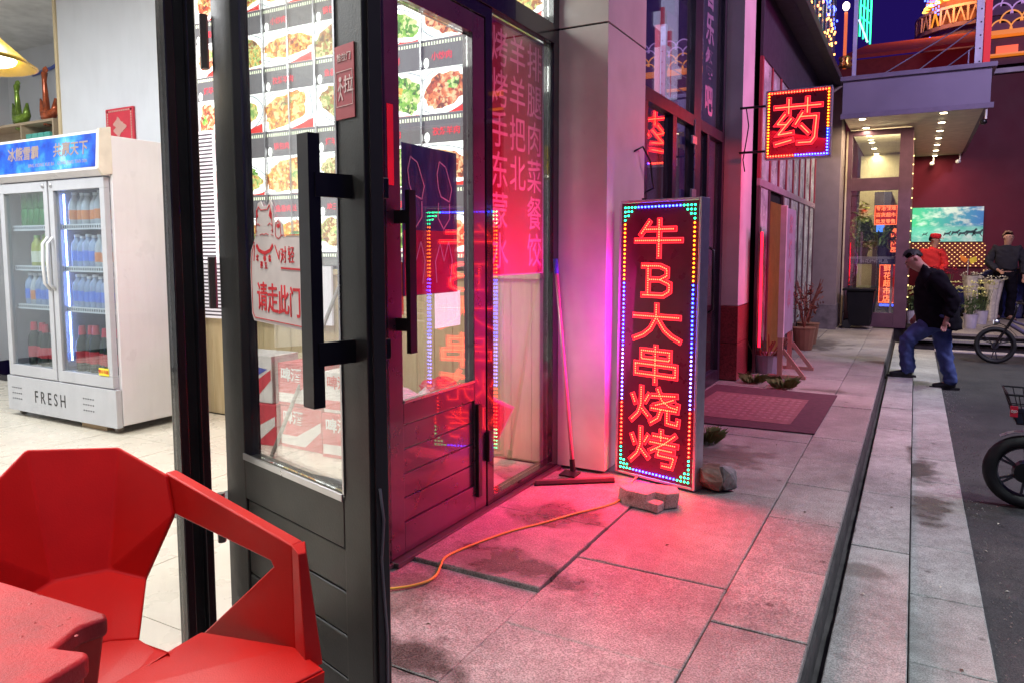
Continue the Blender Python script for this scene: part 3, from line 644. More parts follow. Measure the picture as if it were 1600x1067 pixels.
fr_box((-1.92, 2.37, 0), (-1.885, 3.99, .022), 'sill_strip', MATS['threshold'])
MB().box((-1.962, 3.226, .061), (-1.954, 3.929, 2.559)).build('window_pane', glass, sf)
MB().box((-1.962, -2.6, .061), (-1.954, 1.399, 2.559)).build('window_pane', glass_mat('clear_glass', (.96, .97, .97), .015, .03), sf)
MB().box((-1.962, 2.371, 2.671), (-1.954, 3.929, 3.6)).build('window_pane', glass, sf)
MB().box((-1.962, 1.46, 2.671), (-1.954, 2.199, 3.6)).build('window_pane', glass, sf)
MB().box((-2.02, -2.7, 3.6), (-1.60, 4.62, 4.4)).build('fascia', white_wall, sf)
# closed leaf
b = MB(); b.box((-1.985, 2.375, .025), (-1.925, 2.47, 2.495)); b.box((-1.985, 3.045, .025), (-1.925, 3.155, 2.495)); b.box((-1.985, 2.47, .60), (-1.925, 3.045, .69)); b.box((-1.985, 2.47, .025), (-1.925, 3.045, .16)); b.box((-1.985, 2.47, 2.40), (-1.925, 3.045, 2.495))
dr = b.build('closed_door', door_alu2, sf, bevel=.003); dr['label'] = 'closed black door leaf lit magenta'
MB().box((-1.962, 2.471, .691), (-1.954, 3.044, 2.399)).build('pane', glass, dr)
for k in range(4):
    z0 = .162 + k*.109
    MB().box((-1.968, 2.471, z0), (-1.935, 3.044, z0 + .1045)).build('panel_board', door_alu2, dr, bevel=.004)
MB().box((-1.929, 2.472, .692), (-1.921, 3.043, .704)).build('glazing_bead', chrome, dr)
def pull(parent, base, out, z0, z1, zb, wd=.045, th=.022, off=.09, dirx=(0, 1, 0), m=handle_blk, shift=0.):
    base = Vector(base); out = Vector(out).normalized(); dx = Vector(dirx)
    b = MB(); c = base + out*off + dx*shift
    b.bar(c + Vector((0, 0, z0)), c + Vector((0, 0, z1)), wd, th, out)
    b.bar(base + Vector((0, 0, z0)), base + Vector((0, 0, z0 + .001)), .001, .001)
    for z in zb: b.bar(base + Vector((0, 0, z)), c + Vector((0, 0, z)), .05, .014, (0, 0, 1)) if shift == 0 else (b.bar(base + Vector((0, 0, z)), base + out*off + Vector((0, 0, z)), .014, .055, (0, 0, 1)), b.bar(base + out*off + Vector((0, 0, z)), c + Vector((0, 0, z)), .014, .055, (0, 0, 1)))
    return b.build('handle', m, parent, bevel=.003)
pull(dr, (-1.925, 2.43, 0), (1, 0, 0), .92, 1.60, (1.49, 1.04), off=.07, shift=.015)
MB().box((-1.922, 3.145, .26), (-1.90, 3.18, .42)).build('hinge', handle_blk, dr, bevel=.003)
MB().box((-1.9249, 3.05, .10), (-1.905, 3.085, .58)).build('floor_bolt', handle_blk, dr, bevel=.003)
# open leaf
H0 = Vector((-1.95, 1.54, 0)); LX = Vector((.965, -.264, 0)).normalized(); LN = Vector((-.264, -.965, 0)).normalized()  # LN points to the street side
LM = Matrix((LX, -LN, Vector((0, 0, 1)))).transposed().to_4x4(); LM.translation = H0
def lb(b, s0, s1, t0, t1, z0, z1): return b.box((s0, t0, z0), (s1, t1, z1), LM)
b = MB(); lb(b, .06, .19, 0, .055, .02, 2.5); lb(b, .735, .852, 0, .055, .02, 2.5); lb(b, .19, .735, 0, .055, .60, .73); lb(b, .19, .735, 0, .055, .02, .13); lb(b, .19, .735, 0, .055, 2.38, 2.5)
od = b.build('open_door', door_alu, sf, bevel=.004); od['label'] = 'black door leaf swung open towards the street'
b = MB(); lb(b, .8525, .860, .012, .045, .03, 2.49); b.build('edge_seal', rubber, od)
b = MB(); lb(b, .191, .734, .024, .032, .731, 2.379); b.build('pane', glass, od)
for k in range(4):
    z0 = .132 + k*.117
    b = MB(); lb(b, .191, .734, .006, .045, z0, z0 + .113); b.build('panel_board', door_alu, od, bevel=.006)
b = MB(); lb(b, .19, .735, -.006, -.0005, .722, .742); b.build('glazing_bead', chrome, od, bevel=.002)
b = MB(); lb(b, .735, .742, -.004, -.0005, .742, 2.38); b.build('glazing_bead', chrome, od)
pull(od, H0 + LX*.795, LN, .985, 1.615, (1.50, 1.11), wd=.048, th=.03, off=.098, dirx=LX, shift=-.02)
b = MB()
for z in (1.50, 1.11): b.bar(H0 + LX*.80 - LN*.055 + Vector((0, 0, z)), H0 + LX*.80 - LN*.085 + Vector((0, 0, z)), .06, .05)
b.build('handle_mount', handle_blk, od, bevel=.003)
for z in (.50, 1.25, 1.98):
    MB().tube([(-1.925, 1.525, z - .08), (-1.925, 1.525, z + .08)], .013, 8).build('hinge', M('hinge_steel', (.12, .11, .10), .4, .6), od)
b = MB(); b.tube([H0 + LX*.862 - LN*t + Vector((0, 0, z)) for t, z in ((.02, .78), (.03, .70), (.022, .60), (.028, .50), (.035, .40), (.034, .30), (.03, .05))], .004, 6); b.build('loose_seal', M('seal_grey', (.10, .10, .11), .6), od, smooth=True)

# stickers and posters
def lpt(s, z, t=.0): return H0 + LX*s + LN*t + Vector((0, 0, z))
st = thing('pull_sticker', 'small dusky red pull sticker with walking figure on the open door stile', 'sticker', lpt(.775, 1.66, .001))
b = MB(); lb(b, .742, .822, -.0035, -.001, 1.66, 1.83); b.build('sticker_sheet', M('sticker_red', (.30, .05, .06), .5), st)
text(st, '拉', .042, M('sticker_ink', (.5, .38, .36), .5), lpt(.80, 1.735, .0045), LX, bold=.01)
b = MB(); q = lambda s_, z_: lpt(s_, z_, .0045)
b.prism([q(.766 + .006*math.cos(a), 1.752 + .006*math.sin(a)) for a in [i*math.pi/5 for i in range(10)]], LN*.0005)
for (a0, a1) in (((.766, 1.745), (.766, 1.722)), ((.766, 1.722), (.758, 1.703)), ((.766, 1.722), (.775, 1.703)), ((.766, 1.742), (.756, 1.726)), ((.766, 1.742), (.778, 1.730))): b.bar(q(*a0), q(*a1), .004, .0006, LN)
for (a0, a1) in (((.748, 1.690), (.816, 1.690)), ((.816, 1.690), (.816, 1.770)), ((.816, 1.770), (.748, 1.770)), ((.748, 1.770), (.748, 1.690))): b.bar(q(*a0), q(*a1), .0015, .0006, LN)
b.build('figure_print', MATS['sticker_ink'], st)
text(st, '推拉门', .02, MATS['sticker_ink'], lpt(.782, 1.80, .0045), LX)
cs = thing('cat_door_sign', 'white lucky cat door sign with red lettering on the open door pane', 'door sign', lpt(.40, 1.0, .0))
sx0, sx1, z0, z1 = .235, .575, 1.155, 1.40
def rr(x0, x1, z0, z1, r):
    o_ = []
    for (cx, cz, a0) in ((x1-r, z1-r, 0), (x0+r, z1-r, 90), (x0+r, z0+r, 180), (x1-r, z0+r, 270)):
        for k in range(5): a = R(a0 + k*22.5); o_.append((cx + r*math.cos(a), cz + r*math.sin(a)))
    return o_
tS = -.021
wsn = M('sign_white', (.62, .60, .57), .5)
# outline: plate with cat head and raised paw
outl = [(.245, 1.155), (.56, 1.145), (.58, 1.16), (.59, 1.30), (.58, 1.375), (.545, 1.40), (.45, 1.40), (.432, 1.395), (.425, 1.435), (.405, 1.448), (.388, 1.435), (.378, 1.45), (.375, 1.485), (.362, 1.502), (.345, 1.485), (.318, 1.485), (.305, 1.50), (.288, 1.495), (.276, 1.46), (.272, 1.41), (.258, 1.385), (.238, 1.36), (.230, 1.30), (.232, 1.175)]
def dz(z): return z - .01
b = MB(); b.prism([lpt(s_, dz(z_), tS) for s_, z_ in outl][::-1], LN*.003); b.build('sign_plate', wsn, cs)
b = MB()
def line(pts, w_=.003, closed=False):
    for i in range(len(pts) - (0 if closed else 1)):
        p0 = pts[i]; p1 = pts[(i+1) % len(pts)]; b.bar(lpt(p0[0], dz(p0[1]), tS + .0040), lpt(p1[0], dz(p1[1]), tS + .0040), w_, .0008, LN)
line([(.262, 1.385), (.245, 1.355), (.238, 1.30), (.24, 1.18), (.252, 1.165), (.56, 1.155)], .0022)
line([(.272 + 0, 1.41), (.28, 1.46), (.292, 1.485), (.305, 1.475), (.345, 1.475), (.358, 1.488), (.37, 1.46), (.372, 1.41)], .0025)
for s_ in (-1, 1):
    c_ = .322 + s_*.035
    line([(c_ - .012, 1.43), (c_, 1.437), (c_ + .012, 1.43)], .0018)
    line([(.322 + s_*.04, 1.415), (.322 + s_*.055, 1.418)], .0012); line([(.322 + s_*.04, 1.405), (.322 + s_*.055, 1.402)], .0012)
line([(.298, 1.404), (.312, 1.408), (.322, 1.404), (.334, 1.408), (.348, 1.404)], .0018)
line([(.388, 1.42), (.392, 1.437), (.405, 1.442), (.418, 1.432), (.42, 1.40), (.405, 1.392), (.39, 1.40), (.388, 1.42)], .0018)
line([(.262, 1.375), (.258, 1.345), (.256, 1.33)], .004); line([(.383, 1.375), (.398, 1.35), (.405, 1.335), (.408, 1.36)], .004)
line([(.42, 1.402), (.565, 1.402)], .0022); line([(.415, 1.312), (.565, 1.308)], .005)
line([(.274, 1.376), (.29, 1.36), (.322, 1.352), (.355, 1.36), (.372, 1.376)], .010)
b.prism([lpt(.322 + .008*math.cos(a), dz(1.338 + .009*math.sin(a)), tS + .0036) for a in [i*math.pi/6 for i in range(12)]], LN*.0008)
for s_ in (-1, 1): b.prism([lpt(.322 + s_*.032, dz(1.458), tS + .0036), lpt(.322 + s_*.045, dz(1.448), tS + .0036), lpt(.322 + s_*.041, dz(1.480), tS + .0036)], LN*.0008)
b.prism([lpt(.405 + .009*math.cos(a), dz(1.428 + .006*math.sin(a)), tS + .0036) for a in [i*math.pi/6 for i in range(12)]], LN*.0008)
b.build('cat_drawing', txt_red, cs)
for ch, s_, z_, sz in (('欢', .278, 1.338, .022), ('迎', .302, 1.318, .022), ('光', .328, 1.316, .022), ('临', .352, 1.336, .022), ('对', .43, 1.345, .05), ('轻', .472, 1.345, .05), ('请', .30, 1.222, .088), ('走', .362, 1.219, .088), ('此', .424, 1.216, .088), ('门', .487, 1.213, .088)):
    text(cs, ch, sz, txt_red, lpt(s_, dz(z_), tS + .0040), LX, bold=.012 if sz > .05 else .0, sx=.72)
# big red poster on the corner window
ps = thing('food_poster', 'tall red poster of barbecue dishes in pink characters on the corner window', 'poster', (-1.968, 3.5, 1.2))
MB().box((-1.9655, 3.235, 1.215), (-1.9635, 3.885, 2.555)).build('poster_border', wsn, ps)
m, nt, bb = new_mat('poster_red'); 
bb.inputs['Base Color'].default_value = (.50, .006, .02, 1); bb.inputs['Roughness'].default_value = .6
ps_m = m
MB().box((-1.9633, 3.262, 1.222), (-1.9627, 3.865, 2.535)).build('poster_sheet', ps_m, ps)
pk = M('poster_pink', (.80, .32, .38), .6)
rows = ['烤羊排', '烤羊腿', '手把肉', '东北菜', '蒙餐', '水饺']
for r_, rw in enumerate(rows):
    for c_, ch in enumerate(rw):
        if len(rw) == 2 and c_ == 1: c_ = 2
        text(ps, ch, .205, pk, (-1.9621, 3.365 + c_*.20, 2.40 - r_*.213), (0, 1, 0), bold=.006, ext=.0003, sx=.92)
# blue cartoon poster on the closed door glass
bp = thing('blue_poster', 'blue cartoon-lettered poster fading to red stuck inside the closed door pane', 'poster', (-1.968, 2.74, 1.15))
MB().box((-1.9655, 2.53, 1.15), (-1.9635, 2.955, 1.815)).build('poster_sheet', M('poster_blue', (.02, .06, .20), .5, 0, .4, 9), bp)
MB().box((-1.9634, 2.54, 1.152), (-1.9628, 2.952, 1.44)).build('red_field', M('poster_crimson', (.42, .02, .08), .5, 0, .3, 9), bp)
b = MB(); pw = M('poster_outline', (.45, .42, .5), .5)
def pl_line(pts, w_=.006):
    for i in range(len(pts)-1): b.bar((-1.9618, *pts[i]), (-1.9618, *pts[i+1]), w_, .0008, (1, 0, 0))
for (cy_, sgn) in ((2.62, 1), (2.84, -1)):
    pl_line([(cy_ - .05, 1.70), (cy_ - .03, 1.76), (cy_ + .02, 1.74), (cy_ + .07, 1.64), (cy_ + .05, 1.58), (cy_ - .02, 1.60), (cy_ - .04, 1.64), (cy_ - .05, 1.70)])
    pl_line([(cy_ - .04, 1.57), (cy_ - .045, 1.50), (cy_, 1.45), (cy_ + .05, 1.50), (cy_ + .05, 1.57)])
    pl_line([(cy_ - .06, 1.20), (cy_ - .07, 1.30), (cy_ - .03, 1.38), (cy_, 1.30), (cy_ + .04, 1.39), (cy_ + .07, 1.30), (cy_ + .05, 1.20)], .005)
b.build('outline_print', pw, bp)
nt_ = MB().box((-1.9685, 2.77, .985), (-1.9675, 2.985, 1.155)).build('paper_notice', EM('notice_glare', (.95, .97, 1), 1.0, False), None, loc=(-1.968, 2.88, 1.07)); tag(nt_, 'small white notice with glare put in as glow below the blue poster', 'notice')  # emission stands in for light reflected off the white notice
rs = MB().box((-1.9245, 2.385, 1.62), (-1.9225, 2.425, 1.95)).build('red_sticker', M('sticker_bright', (.5, .02, .04), .4), None, loc=(-1.924, 2.4, 1.78)); tag(rs, 'narrow red sticker on the stile of the closed door', 'sticker')
ob = MB().box((-1.9685, 2.475, 1.07), (-1.967, 2.535, 1.30)).build('orange_notice', M('orange_paper', (.75, .22, .05), .5), None, loc=(-1.968, 2.5, 1.2)); tag(ob, 'narrow orange notice on the closed door pane beside the handle', 'notice')

# pillars
p1 = thing('corner_pillar', 'cream composite-clad pillar beside the tall LED sign', 'pillar', (-1.74, 4.3, 0))
for (za, zb) in ((.02, 2.655), (2.665, 5.2)):
    MB().box((-1.92, 4.0, za), (-1.605, 4.66, zb)).build('cladding_panel', pil_m, p1, bevel=.002)
MB().box((-1.91, 4.01, 2.64), (-1.615, 4.65, 2.68)).build('joint_gap', dark, p1)
p2 = thing('shop_pillar', 'pink-lit rendered pillar with red granite base beyond the neighbouring shop', 'pillar', (-1.71, 7.9, 0))
MB().box((-1.82, 7.60, .78), (-1.59, 8.15, 5.2)).build('shaft', pil2_m, p2, bevel=.003)
for k in range(2): MB().box((-1.825, 7.59, .01 + k*.385), (-1.585, 8.15, .39 + k*.385)).build('granite_block', redgran, p2, bevel=.003)

# neighbouring shop with dark glass
ns = thing('neighbour_shopfront', 'dark framed glass shopfront with green curtained door behind the LED sign', 'shopfront', (-1.8, 6.2, 0))
def nb(y0, y1, z0, z1, name='frame_post', m=None, x0=-1.84, x1=-1.76): return MB().box((x0, y0, z0), (x1, y1, z1)).build(name, m or M('plum_frame', (.025, .018, .03), .35), ns, bevel=.003)
nb(4.67, 4.74, 0, 5.0); nb(5.10, 5.18, 0, 2.44); nb(5.80, 5.90, 0, 2.44); nb(6.42, 6.66, 0, 5.0); nb(7.50, 7.59, 0, 5.0); nb(6.9, 6.97, 0, 2.44)
nb(4.74, 6.42, 2.44, 2.54, 'transom'); nb(6.66, 7.50, 2.44, 2.54, 'transom'); nb(4.74, 6.42, 0, .12, 'sill'); nb(6.66, 7.5, 0, .12, 'sill')
for (a, c, z0, z1) in ((4.741, 6.419, 2.541, 5.0), (6.661, 7.499, 2.541, 5.0), (4.741, 5.099, .121, 2.439), (5.181, 5.799, .121, 2.439), (5.901, 6.419, .121, 2.439), (6.661, 6.899, .121, 2.439), (6.971, 7.499, .121, 2.439)):
    MB().box((-1.806, a, z0), (-1.798, c, z1)).build('window_pane', glass_dk, ns)
MB().box((-1.90, 5.82, .1), (-1.88, 6.40, 2.42)).build('curtain', M('green_curtain', (.10, .35, .24), .8, 0, .15, 30), ns)
MB().box((-1.90, 4.75, .1), (-1.88, 5.78, 2.42)).build('blind', M('grey_blind', (.20, .22, .27), .8), ns)
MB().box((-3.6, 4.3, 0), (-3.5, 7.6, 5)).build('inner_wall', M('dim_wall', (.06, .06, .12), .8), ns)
MB().box((-3.5, 4.3, -.05), (-1.84, 7.6, .0)).build('inner_floor', tile_m, ns)
MB().tube([(-1.755, 7.02, .75), (-1.71, 7.02, .78), (-1.71, 7.02, 1.35), (-1.755, 7.02, 1.38)], .014, 8).build('handle', handle_blk, ns, smooth=True)
for z in (1.82, 2.28): MB().box((-1.758, 6.32, z), (-1.74, 6.46, z + .07)).build('patch_fitting', alu_fr, ns, bevel=.002)
MB().tube([(-1.755, 6.43, 0.1), (-1.755, 6.43, 2.5)], .006, 6).build('closer_rod', chrome, ns)
# glowing character added behind the upper glass in place of a sign reflection
kk = thing('reflected_character', 'white and red glowing character standing in for a sign reflection in the neighbour upper window', 'sign reflection', (-1.9, 6.2, 3.0))
lamp('neighbour_fill_light', 'POINT', (-2.6, 5.6, 2.9), 14, (.55, .6, 1), .15)  # added light inside the shop so the green curtain shows
lw = EM('reflected_letter_white', (.85, .75, 1.0), .75); lr = EM('reflected_letter_red', (.85, .06, .10), .7)
b = MB(); b.box((-2.00, 6.18, 2.66), (-1.88, 6.30, 3.62)); b.box((-2.0, 5.98, 3.22), (-1.88, 6.1795, 3.33)); b.box((-2.0, 6.301, 2.86), (-1.88, 6.42, 2.95)); b.box((-2.0, 6.02, 2.62), (-1.88, 6.08, 3.05)); b.build('reflected_letter_face', lw, kk)
b = MB(); b.box((-1.93, 6.15, 2.66), (-1.9, 6.1795, 3.21)); b.box((-1.93, 5.955, 3.20), (-1.9, 5.979, 3.35)); b.box((-1.93, 5.99, 2.60), (-1.9, 6.019, 3.05)); b.build('reflected_letter_side', lr, kk)
ww = thing('window_lettering', 'faint grey vertical lettering on the neighbour shop upper pane', 'lettering', (-1.79, 7.0, 3.0))
for k, ch in enumerate('音乐餐吧'): text(ww, ch, .30, M('faint_grey', (.22, .18, .26), .6), (-1.796, 7.05, 3.75 - k*.33), (0, 1, 0), bold=.03)
cbk = MB().tube([(-1.60, 4.45, 1.98), (-1.58, 4.55, 2.02), (-1.55, 4.62, 1.93), (-1.57, 4.72, 1.82), (-1.60, 4.85, 1.78), (-1.72, 5.0, 1.76)], .006, 6).build('power_cable', handle_blk, None, loc=(-1.6, 4.6, 1.9), smooth=True); tag(cbk, 'black cable looping out of the cream pillar above the LED sign', 'cable')

# ================================================================== LED SIGNS
GL = {
 '牛': [[(3.2,9.4),(1.5,6.0)], [(2.7,7.4),(8.2,7.4)], [(.5,4.4),(9.5,4.4)], [(5.2,9.8),(5.2,.1)]],
 'B': [[(1.6,9.2),(5.6,9.2),(7.2,8.3),(7.2,6.3),(5.6,5.3),(2.9,5.3)], [(2.9,9.0),(2.9,.8)], [(5.8,5.2),(7.8,4.1),(7.8,2.0),(6.4,.8),(1.6,.8)]],
 '大': [[(.5,6.7),(9.5,6.7)], [(5,9.8),(5,6.5),(3.8,3.3),(2.4,1.6),(.5,.4)], [(5.3,6.0),(6.6,3.2),(8,1.6),(9.6,.5)]],
 '串': [[(2.2,8.7),(7.8,8.7),(7.8,6.4),(2.2,6.4),(2.2,8.7)], [(1.0,5.0),(9.0,5.0),(9.0,2.2),(1.0,2.2),(1.0,5.0)], [(5,9.9),(5,.0)]],
 '烧': [[(.5,7.4),(1.1,5.3)], [(3.8,7.9),(3.1,6.1)], [(2.3,9.8),(2.3,5.2),(1.7,2.6),(.3,.4)], [(2.5,3.9),(3.9,1.9)], [(4.6,7.9),(9.3,8.6)], [(5.7,9.8),(6.5,7.0),(8,5.5),(9.5,5.2),(9.6,6.2)], [(8.7,7.5),(7.2,6.5),(5,5.3)], [(4.5,4.5),(9.5,4.5)], [(6.3,4.3),(5.8,2),(4.3,.4)], [(7.6,4.3),(7.6,1),(9.6,.8),(9.7,2.1)]],
 '烤': [[(.5,7.4),(1.1,5.3)], [(3.8,7.9),(3.1,6.1)], [(2.3,9.8),(2.3,5.2),(1.7,2.6),(.3,.4)], [(2.5,3.9),(3.9,1.9)], [(5.0,8.3),(8.2,8.3)], [(6.5,9.9),(6.5,6.8)], [(4.4,6.5),(9.6,6.5)], [(9.2,9.2),(7.0,6.4),(4.3,3.9)], [(5.8,4.8),(9.0,4.8)], [(6.2,4.7),(5.9,3.1),(9.1,3.1),(8.6,.5),(6.9,.5)]],
 '药': [[(.6,8.2),(9.4,8.2)], [(3.2,9.6),(3.2,6.9)], [(6.8,9.6),(6.8,6.9)], [(2.5,6.8),(1.0,5.0),(2.7,4.9)], [(3.7,5.9),(1.2,3.0),(4.0,3.3)], [(.8,1.2),(4.0,1.9)], [(5.9,6.9),(4.5,4.7)], [(5.4,6.2),(8.6,6.2),(8.3,2.2),(7.6,1.3),(5.2,1.3)], [(5.7,4.5),(7.1,3.1)]],
}
led = {'red': EM('led_red', (1, .03, .012), 24), 'amber': EM('led_amber', (1, .16, .006), 14), 'blue': EM('led_blue', (.012, .03, 1), 45), 'white': EM('led_violet_white', (.14, .14, 1), 22), 'green': EM('led_green', (.01, .9, .30), 12)}
ledcore = EM('led_core', (1, .034, .014), 20)
glyph_glow = EM('glyph_acrylic', (.9, .008, .02), 1.1); glyph_rim = EM('glyph_rim', (1, .02, .035), 3.6)
def strokes(gl, cx, cz, gw, gh):
    return [[(cx + (x/10 - .5)*gw, cz + (y/10 - .5)*gh) for x, y in s] for s in gl]
def ribbon(b, s, w_, y, h, ext=.4):
    # mitred ribbon along a polyline in the local X-Z plane
    P = [Vector((p[0], p[1])) for p in s]; closed = (P[0] - P[-1]).length < 1e-6
    if closed: P = P[:-1]
    n = len(P); L_ = []; Rr = []
    for i in range(n):
        if closed: a = (P[i] - P[i-1]).normalized(); c = (P[(i+1) % n] - P[i]).normalized()
        else:
            a = (P[i] - P[i-1]).normalized() if i > 0 else (P[1] - P[0]).normalized(); c = (P[i+1] - P[i]).normalized() if i < n-1 else a
        t = (a + c).normalized(); nr = Vector((-t.y, t.x)); k = min(1 / max(.35, nr.dot(Vector((-a.y, a.x)))), 1.8)
        q = P[i].copy()
        if not closed and i == 0: q -= c * w_ * ext
        if not closed and i == n-1: q += a * w_ * ext
        L_.append(q + nr*w_/2*k); Rr.append(q - nr*w_/2*k)
    m = n if closed else n - 1
    for i in range(m):
        j = (i+1) % n
        b.prism([(L_[i].x, y, L_[i].y), (L_[j].x, y, L_[j].y), (Rr[j].x, y, Rr[j].y), (Rr[i].x, y, Rr[i].y)], (0, -h, 0))
def dot(b, x, z, y, r):
    # small domed LED on the face, facing -Y
    n = 6
    vs = [(x + r*math.cos(2*math.pi*k/n), y, z + r*math.sin(2*math.pi*k/n)) for k in range(n)] + [(x + r*.75*math.cos(2*math.pi*k/n), y - r*.9, z + r*.75*math.sin(2*math.pi*k/n)) for k in range(n)] + [(x, y - r*1.3, z)]
    b.add(vs, [(k, (k+1) % n, (k+1) % n + n, k+n) for k in range(n)] + [(k+n, (k+1) % n + n, 2*n) for k in range(n)])
def along(s, step):
    out = []; carry = 0
    for i in range(len(s)-1):
        a = Vector(s[i]); c = Vector(s[i+1]); L_ = (c-a).length; t = carry
        while t <= L_: out.append(tuple(a + (c-a)*(t/L_))); t += step
        carry = t - L_
    return out
def led_sign(root, W, H, glyphs, step, r, thick, border, two=False, sw=.02):
    """built in local coordinates: x to the right, z up, face toward -Y"""
    out = {}
    MB().box((-W/2 + .012, -.012, .012), (W/2 - .012, thick - .004, H - .012)).build('face_panel', M('sign_face', (.13, .012, .04), .3, 0, .2, 6), root, local=True)
    b = MB(); fw = .018
    for (a, c) in (((-W/2, -.0135, 0), (-W/2 + fw, thick, H)), ((W/2 - fw, -.0135, 0), (W/2, thick, H)), ((-W/2 + fw, -.0135, 0), (W/2 - fw, thick, fw)), ((-W/2 + fw, -.0135, H - fw), (W/2 - fw, thick, H))): b.box(a, c)
    b.build('frame', alu_fr, root, local=True, bevel=.004)
    bs = {k: MB() for k in led}
    for (ch, cx, cz, gw, gh) in glyphs:
        g = strokes(GL[ch], cx, cz, gw, gh); b = MB(); rim = MB(); dots = MB()
        for s in g:
            ribbon(rim, s, sw * 1.28, -.0125, .003); ribbon(b, s, sw, -.0158, .002)
            for (x, z) in along(s, step): dot(dots, x, z, -.018, r)
        c = rim.build('character', glyph_rim, root, local=True); c['label'] = 'glowing red character ' + ch
        f = b.build('character_face', M('glyph_red_face', (.5, .01, .02), .3) if False else glyph_glow, c, local=True)
        d = dots.build('led_dots', ledcore, c, local=True); d['kind'] = 'stuff'
    for (x, z, col) in border: dot(bs[col], x, z, -.0125, r * 1.35)
    for k, bb_ in bs.items():
        if bb_.v: o_ = bb_.build('border_leds', led[k], root, local=True); o_['kind'] = 'stuff'
SW, SH = .545, 1.63
def side_col(t):   # t from the top 0..1
    if t < .05: return 'green'
    if t < .27: return 'amber'
    if t < .53: return 'blue'
    if t < .74: return 'white'
    if t < .92: return 'red'
    return 'green'
border = []
n = 64; ins = .042
for k in range(n):
    t = k/(n-1); z = SH - ins - t*(SH - 2*ins)
    for sx_ in (-1, 1): border.append((sx_*(SW/2 - ins), z, side_col(t)))
nx = 21
for k in range(1, nx-1):
    x = -SW/2 + ins + k/(nx-1)*(SW - 2*ins); c_ = 'green' if k < 4 or k > nx-5 else 'blue'
    border.append((x, SH - ins, c_)); border.append((x, ins, c_))
for sx_ in (-1, 1):
    for sz_ in (0, 1):
        for i in range(1, 4):
            for j in range(1, 4 - i + 0):
                border.append((sx_*(SW/2 - ins - i*.023), (ins + j*.0235) if sz_ == 0 else SH - ins - j*.0235, 'green'))
sg = thing('led_sign', 'tall upright LED sign of six red characters in a blue, green and amber dotted border', 'LED sign', (-1.2925, 4.0, .012), None, math.atan2(3.93 - 4.07, .535))
sg.rotation_euler[0] = R(-.8)
glyphs = [(c, .0, SH - .222 - i*.2415, .335 if c != 'B' else .29, .212 if c != 'B' else .20) for i, c in enumerate('牛B大串烧烤')]
led_sign(sg, SW, SH, glyphs, .0135, .0045, .075, border, sw=.025)
MB().box((-.14, .02, SH), (-.13, .05, SH + .012)).build('hook', handle_blk, sg, local=True)
sp = lamp('sign_glow_upper', 'AREA', (-1.31, 3.935, 1.15), 46, (1, .008, .035), .42, size_y=.85, aim=(-1.45, 2.9, 1.0))
sp = lamp('sign_glow_lower', 'AREA', (-1.31, 3.935, .45), 60, (1, .008, .03), .42, size_y=.75, aim=(-1.45, 2.9, .25))
sp = lamp('sign_glow_blue', 'AREA', (-1.36, 3.93, .95), 18, (.8, .01, .75), .40, size_y=.6, aim=(-2.3, 3.2, 1.0))
# hanging pharmacy sign
yb = []
YW, YH = .60, .66
for k in range(22):
    t = k/21; x = -YW/2 + .03 + t*(YW - .06); z = .03 + t*(YH - .06)
    yb += [(x, YH - .03, 'red'), (x, .03, 'red' if t < .45 else 'blue'), (-YW/2 + .03, z, 'amber'), (YW/2 - .03, z, 'blue' if t < .42 else 'amber')]
ys_ = thing('pharmacy_sign', 'square red LED pharmacy sign hanging from black arms on the wall', 'LED sign', (-1.045, 7.5, 2.24))
led_sign(ys_, YW, YH, [('药', 0, YH/2, .47, .50)], .012, .0062, .10, yb, sw=.038)
for z in (.53, .09): MB().tube([(-.56, .05, z), (-.30, .05, z)], .012, 8).build('arm', handle_blk, ys_, local=True)
MB().tube([(-.50, .05, .53), (-.47, .04, .35), (-.49, .04, .2), (-.52, .05, .02), (-.50, .05, -.10)], .006, 6).build('cable', handle_blk, ys_, local=True)
lamp('pharmacy_glow', 'AREA', (-1.045, 7.40, 2.55), 40, (1, .05, .06), .5, size_y=.5, aim=(-1.3, 6.3, 1.4))
lamp('pharmacy_glow', 'POINT', (-1.2, 7.75, 2.2), 6, (1, .05, .12), .15)

# ================================================================== FAR SHOP ROW
fs = thing('glazed_shop_row', 'row of brown framed shop windows under a dark eave beyond the pink pillar', 'shopfront', (-1.5, 10, 0))
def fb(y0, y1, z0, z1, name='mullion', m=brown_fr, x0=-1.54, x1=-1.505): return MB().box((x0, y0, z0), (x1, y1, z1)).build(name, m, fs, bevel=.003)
ymull = [8.16, 8.75, 9.35, 9.95, 10.55, 11.15, 11.75, 12.35, 12.95]
rib_gl = M('reeded_glass', (.42, .44, .45), .25, 0, .55, 4, .3, 8)
for i, y in enumerate(ymull):
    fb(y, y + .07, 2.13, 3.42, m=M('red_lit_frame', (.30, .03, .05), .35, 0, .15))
    if i < 8: fb(y + .071, ymull[i+1] - .001, 2.13, 3.42, 'window_pane', rib_gl, -1.53, -1.52)
fb(8.16, 13.04, 3.421, 4.15, 'fascia_band', M('plum_band', (.04, .03, .05), .5))
fb(8.16, 13.04, 2.05, 2.129, 'transom', M('pale_rail', (.34, .24, .28), .4))
for y in (8.16, 8.75, 9.75, 10.35, 11.15, 11.75, 12.35, 12.95): fb(y, y + .08, 0, 2.049)
for (a, c) in ((8.241, 8.749), (10.431, 11.149), (11.231, 11.749), (11.831, 12.349), (12.431, 12.949)):
    fb(a, c, .3, 2.049, 'window_pane', rib_gl, -1.53, -1.52); fb(a, c, 0, .299, 'stall_riser', M('dark_brown', (.08, .05, .05), .6), -1.55, -1.49)
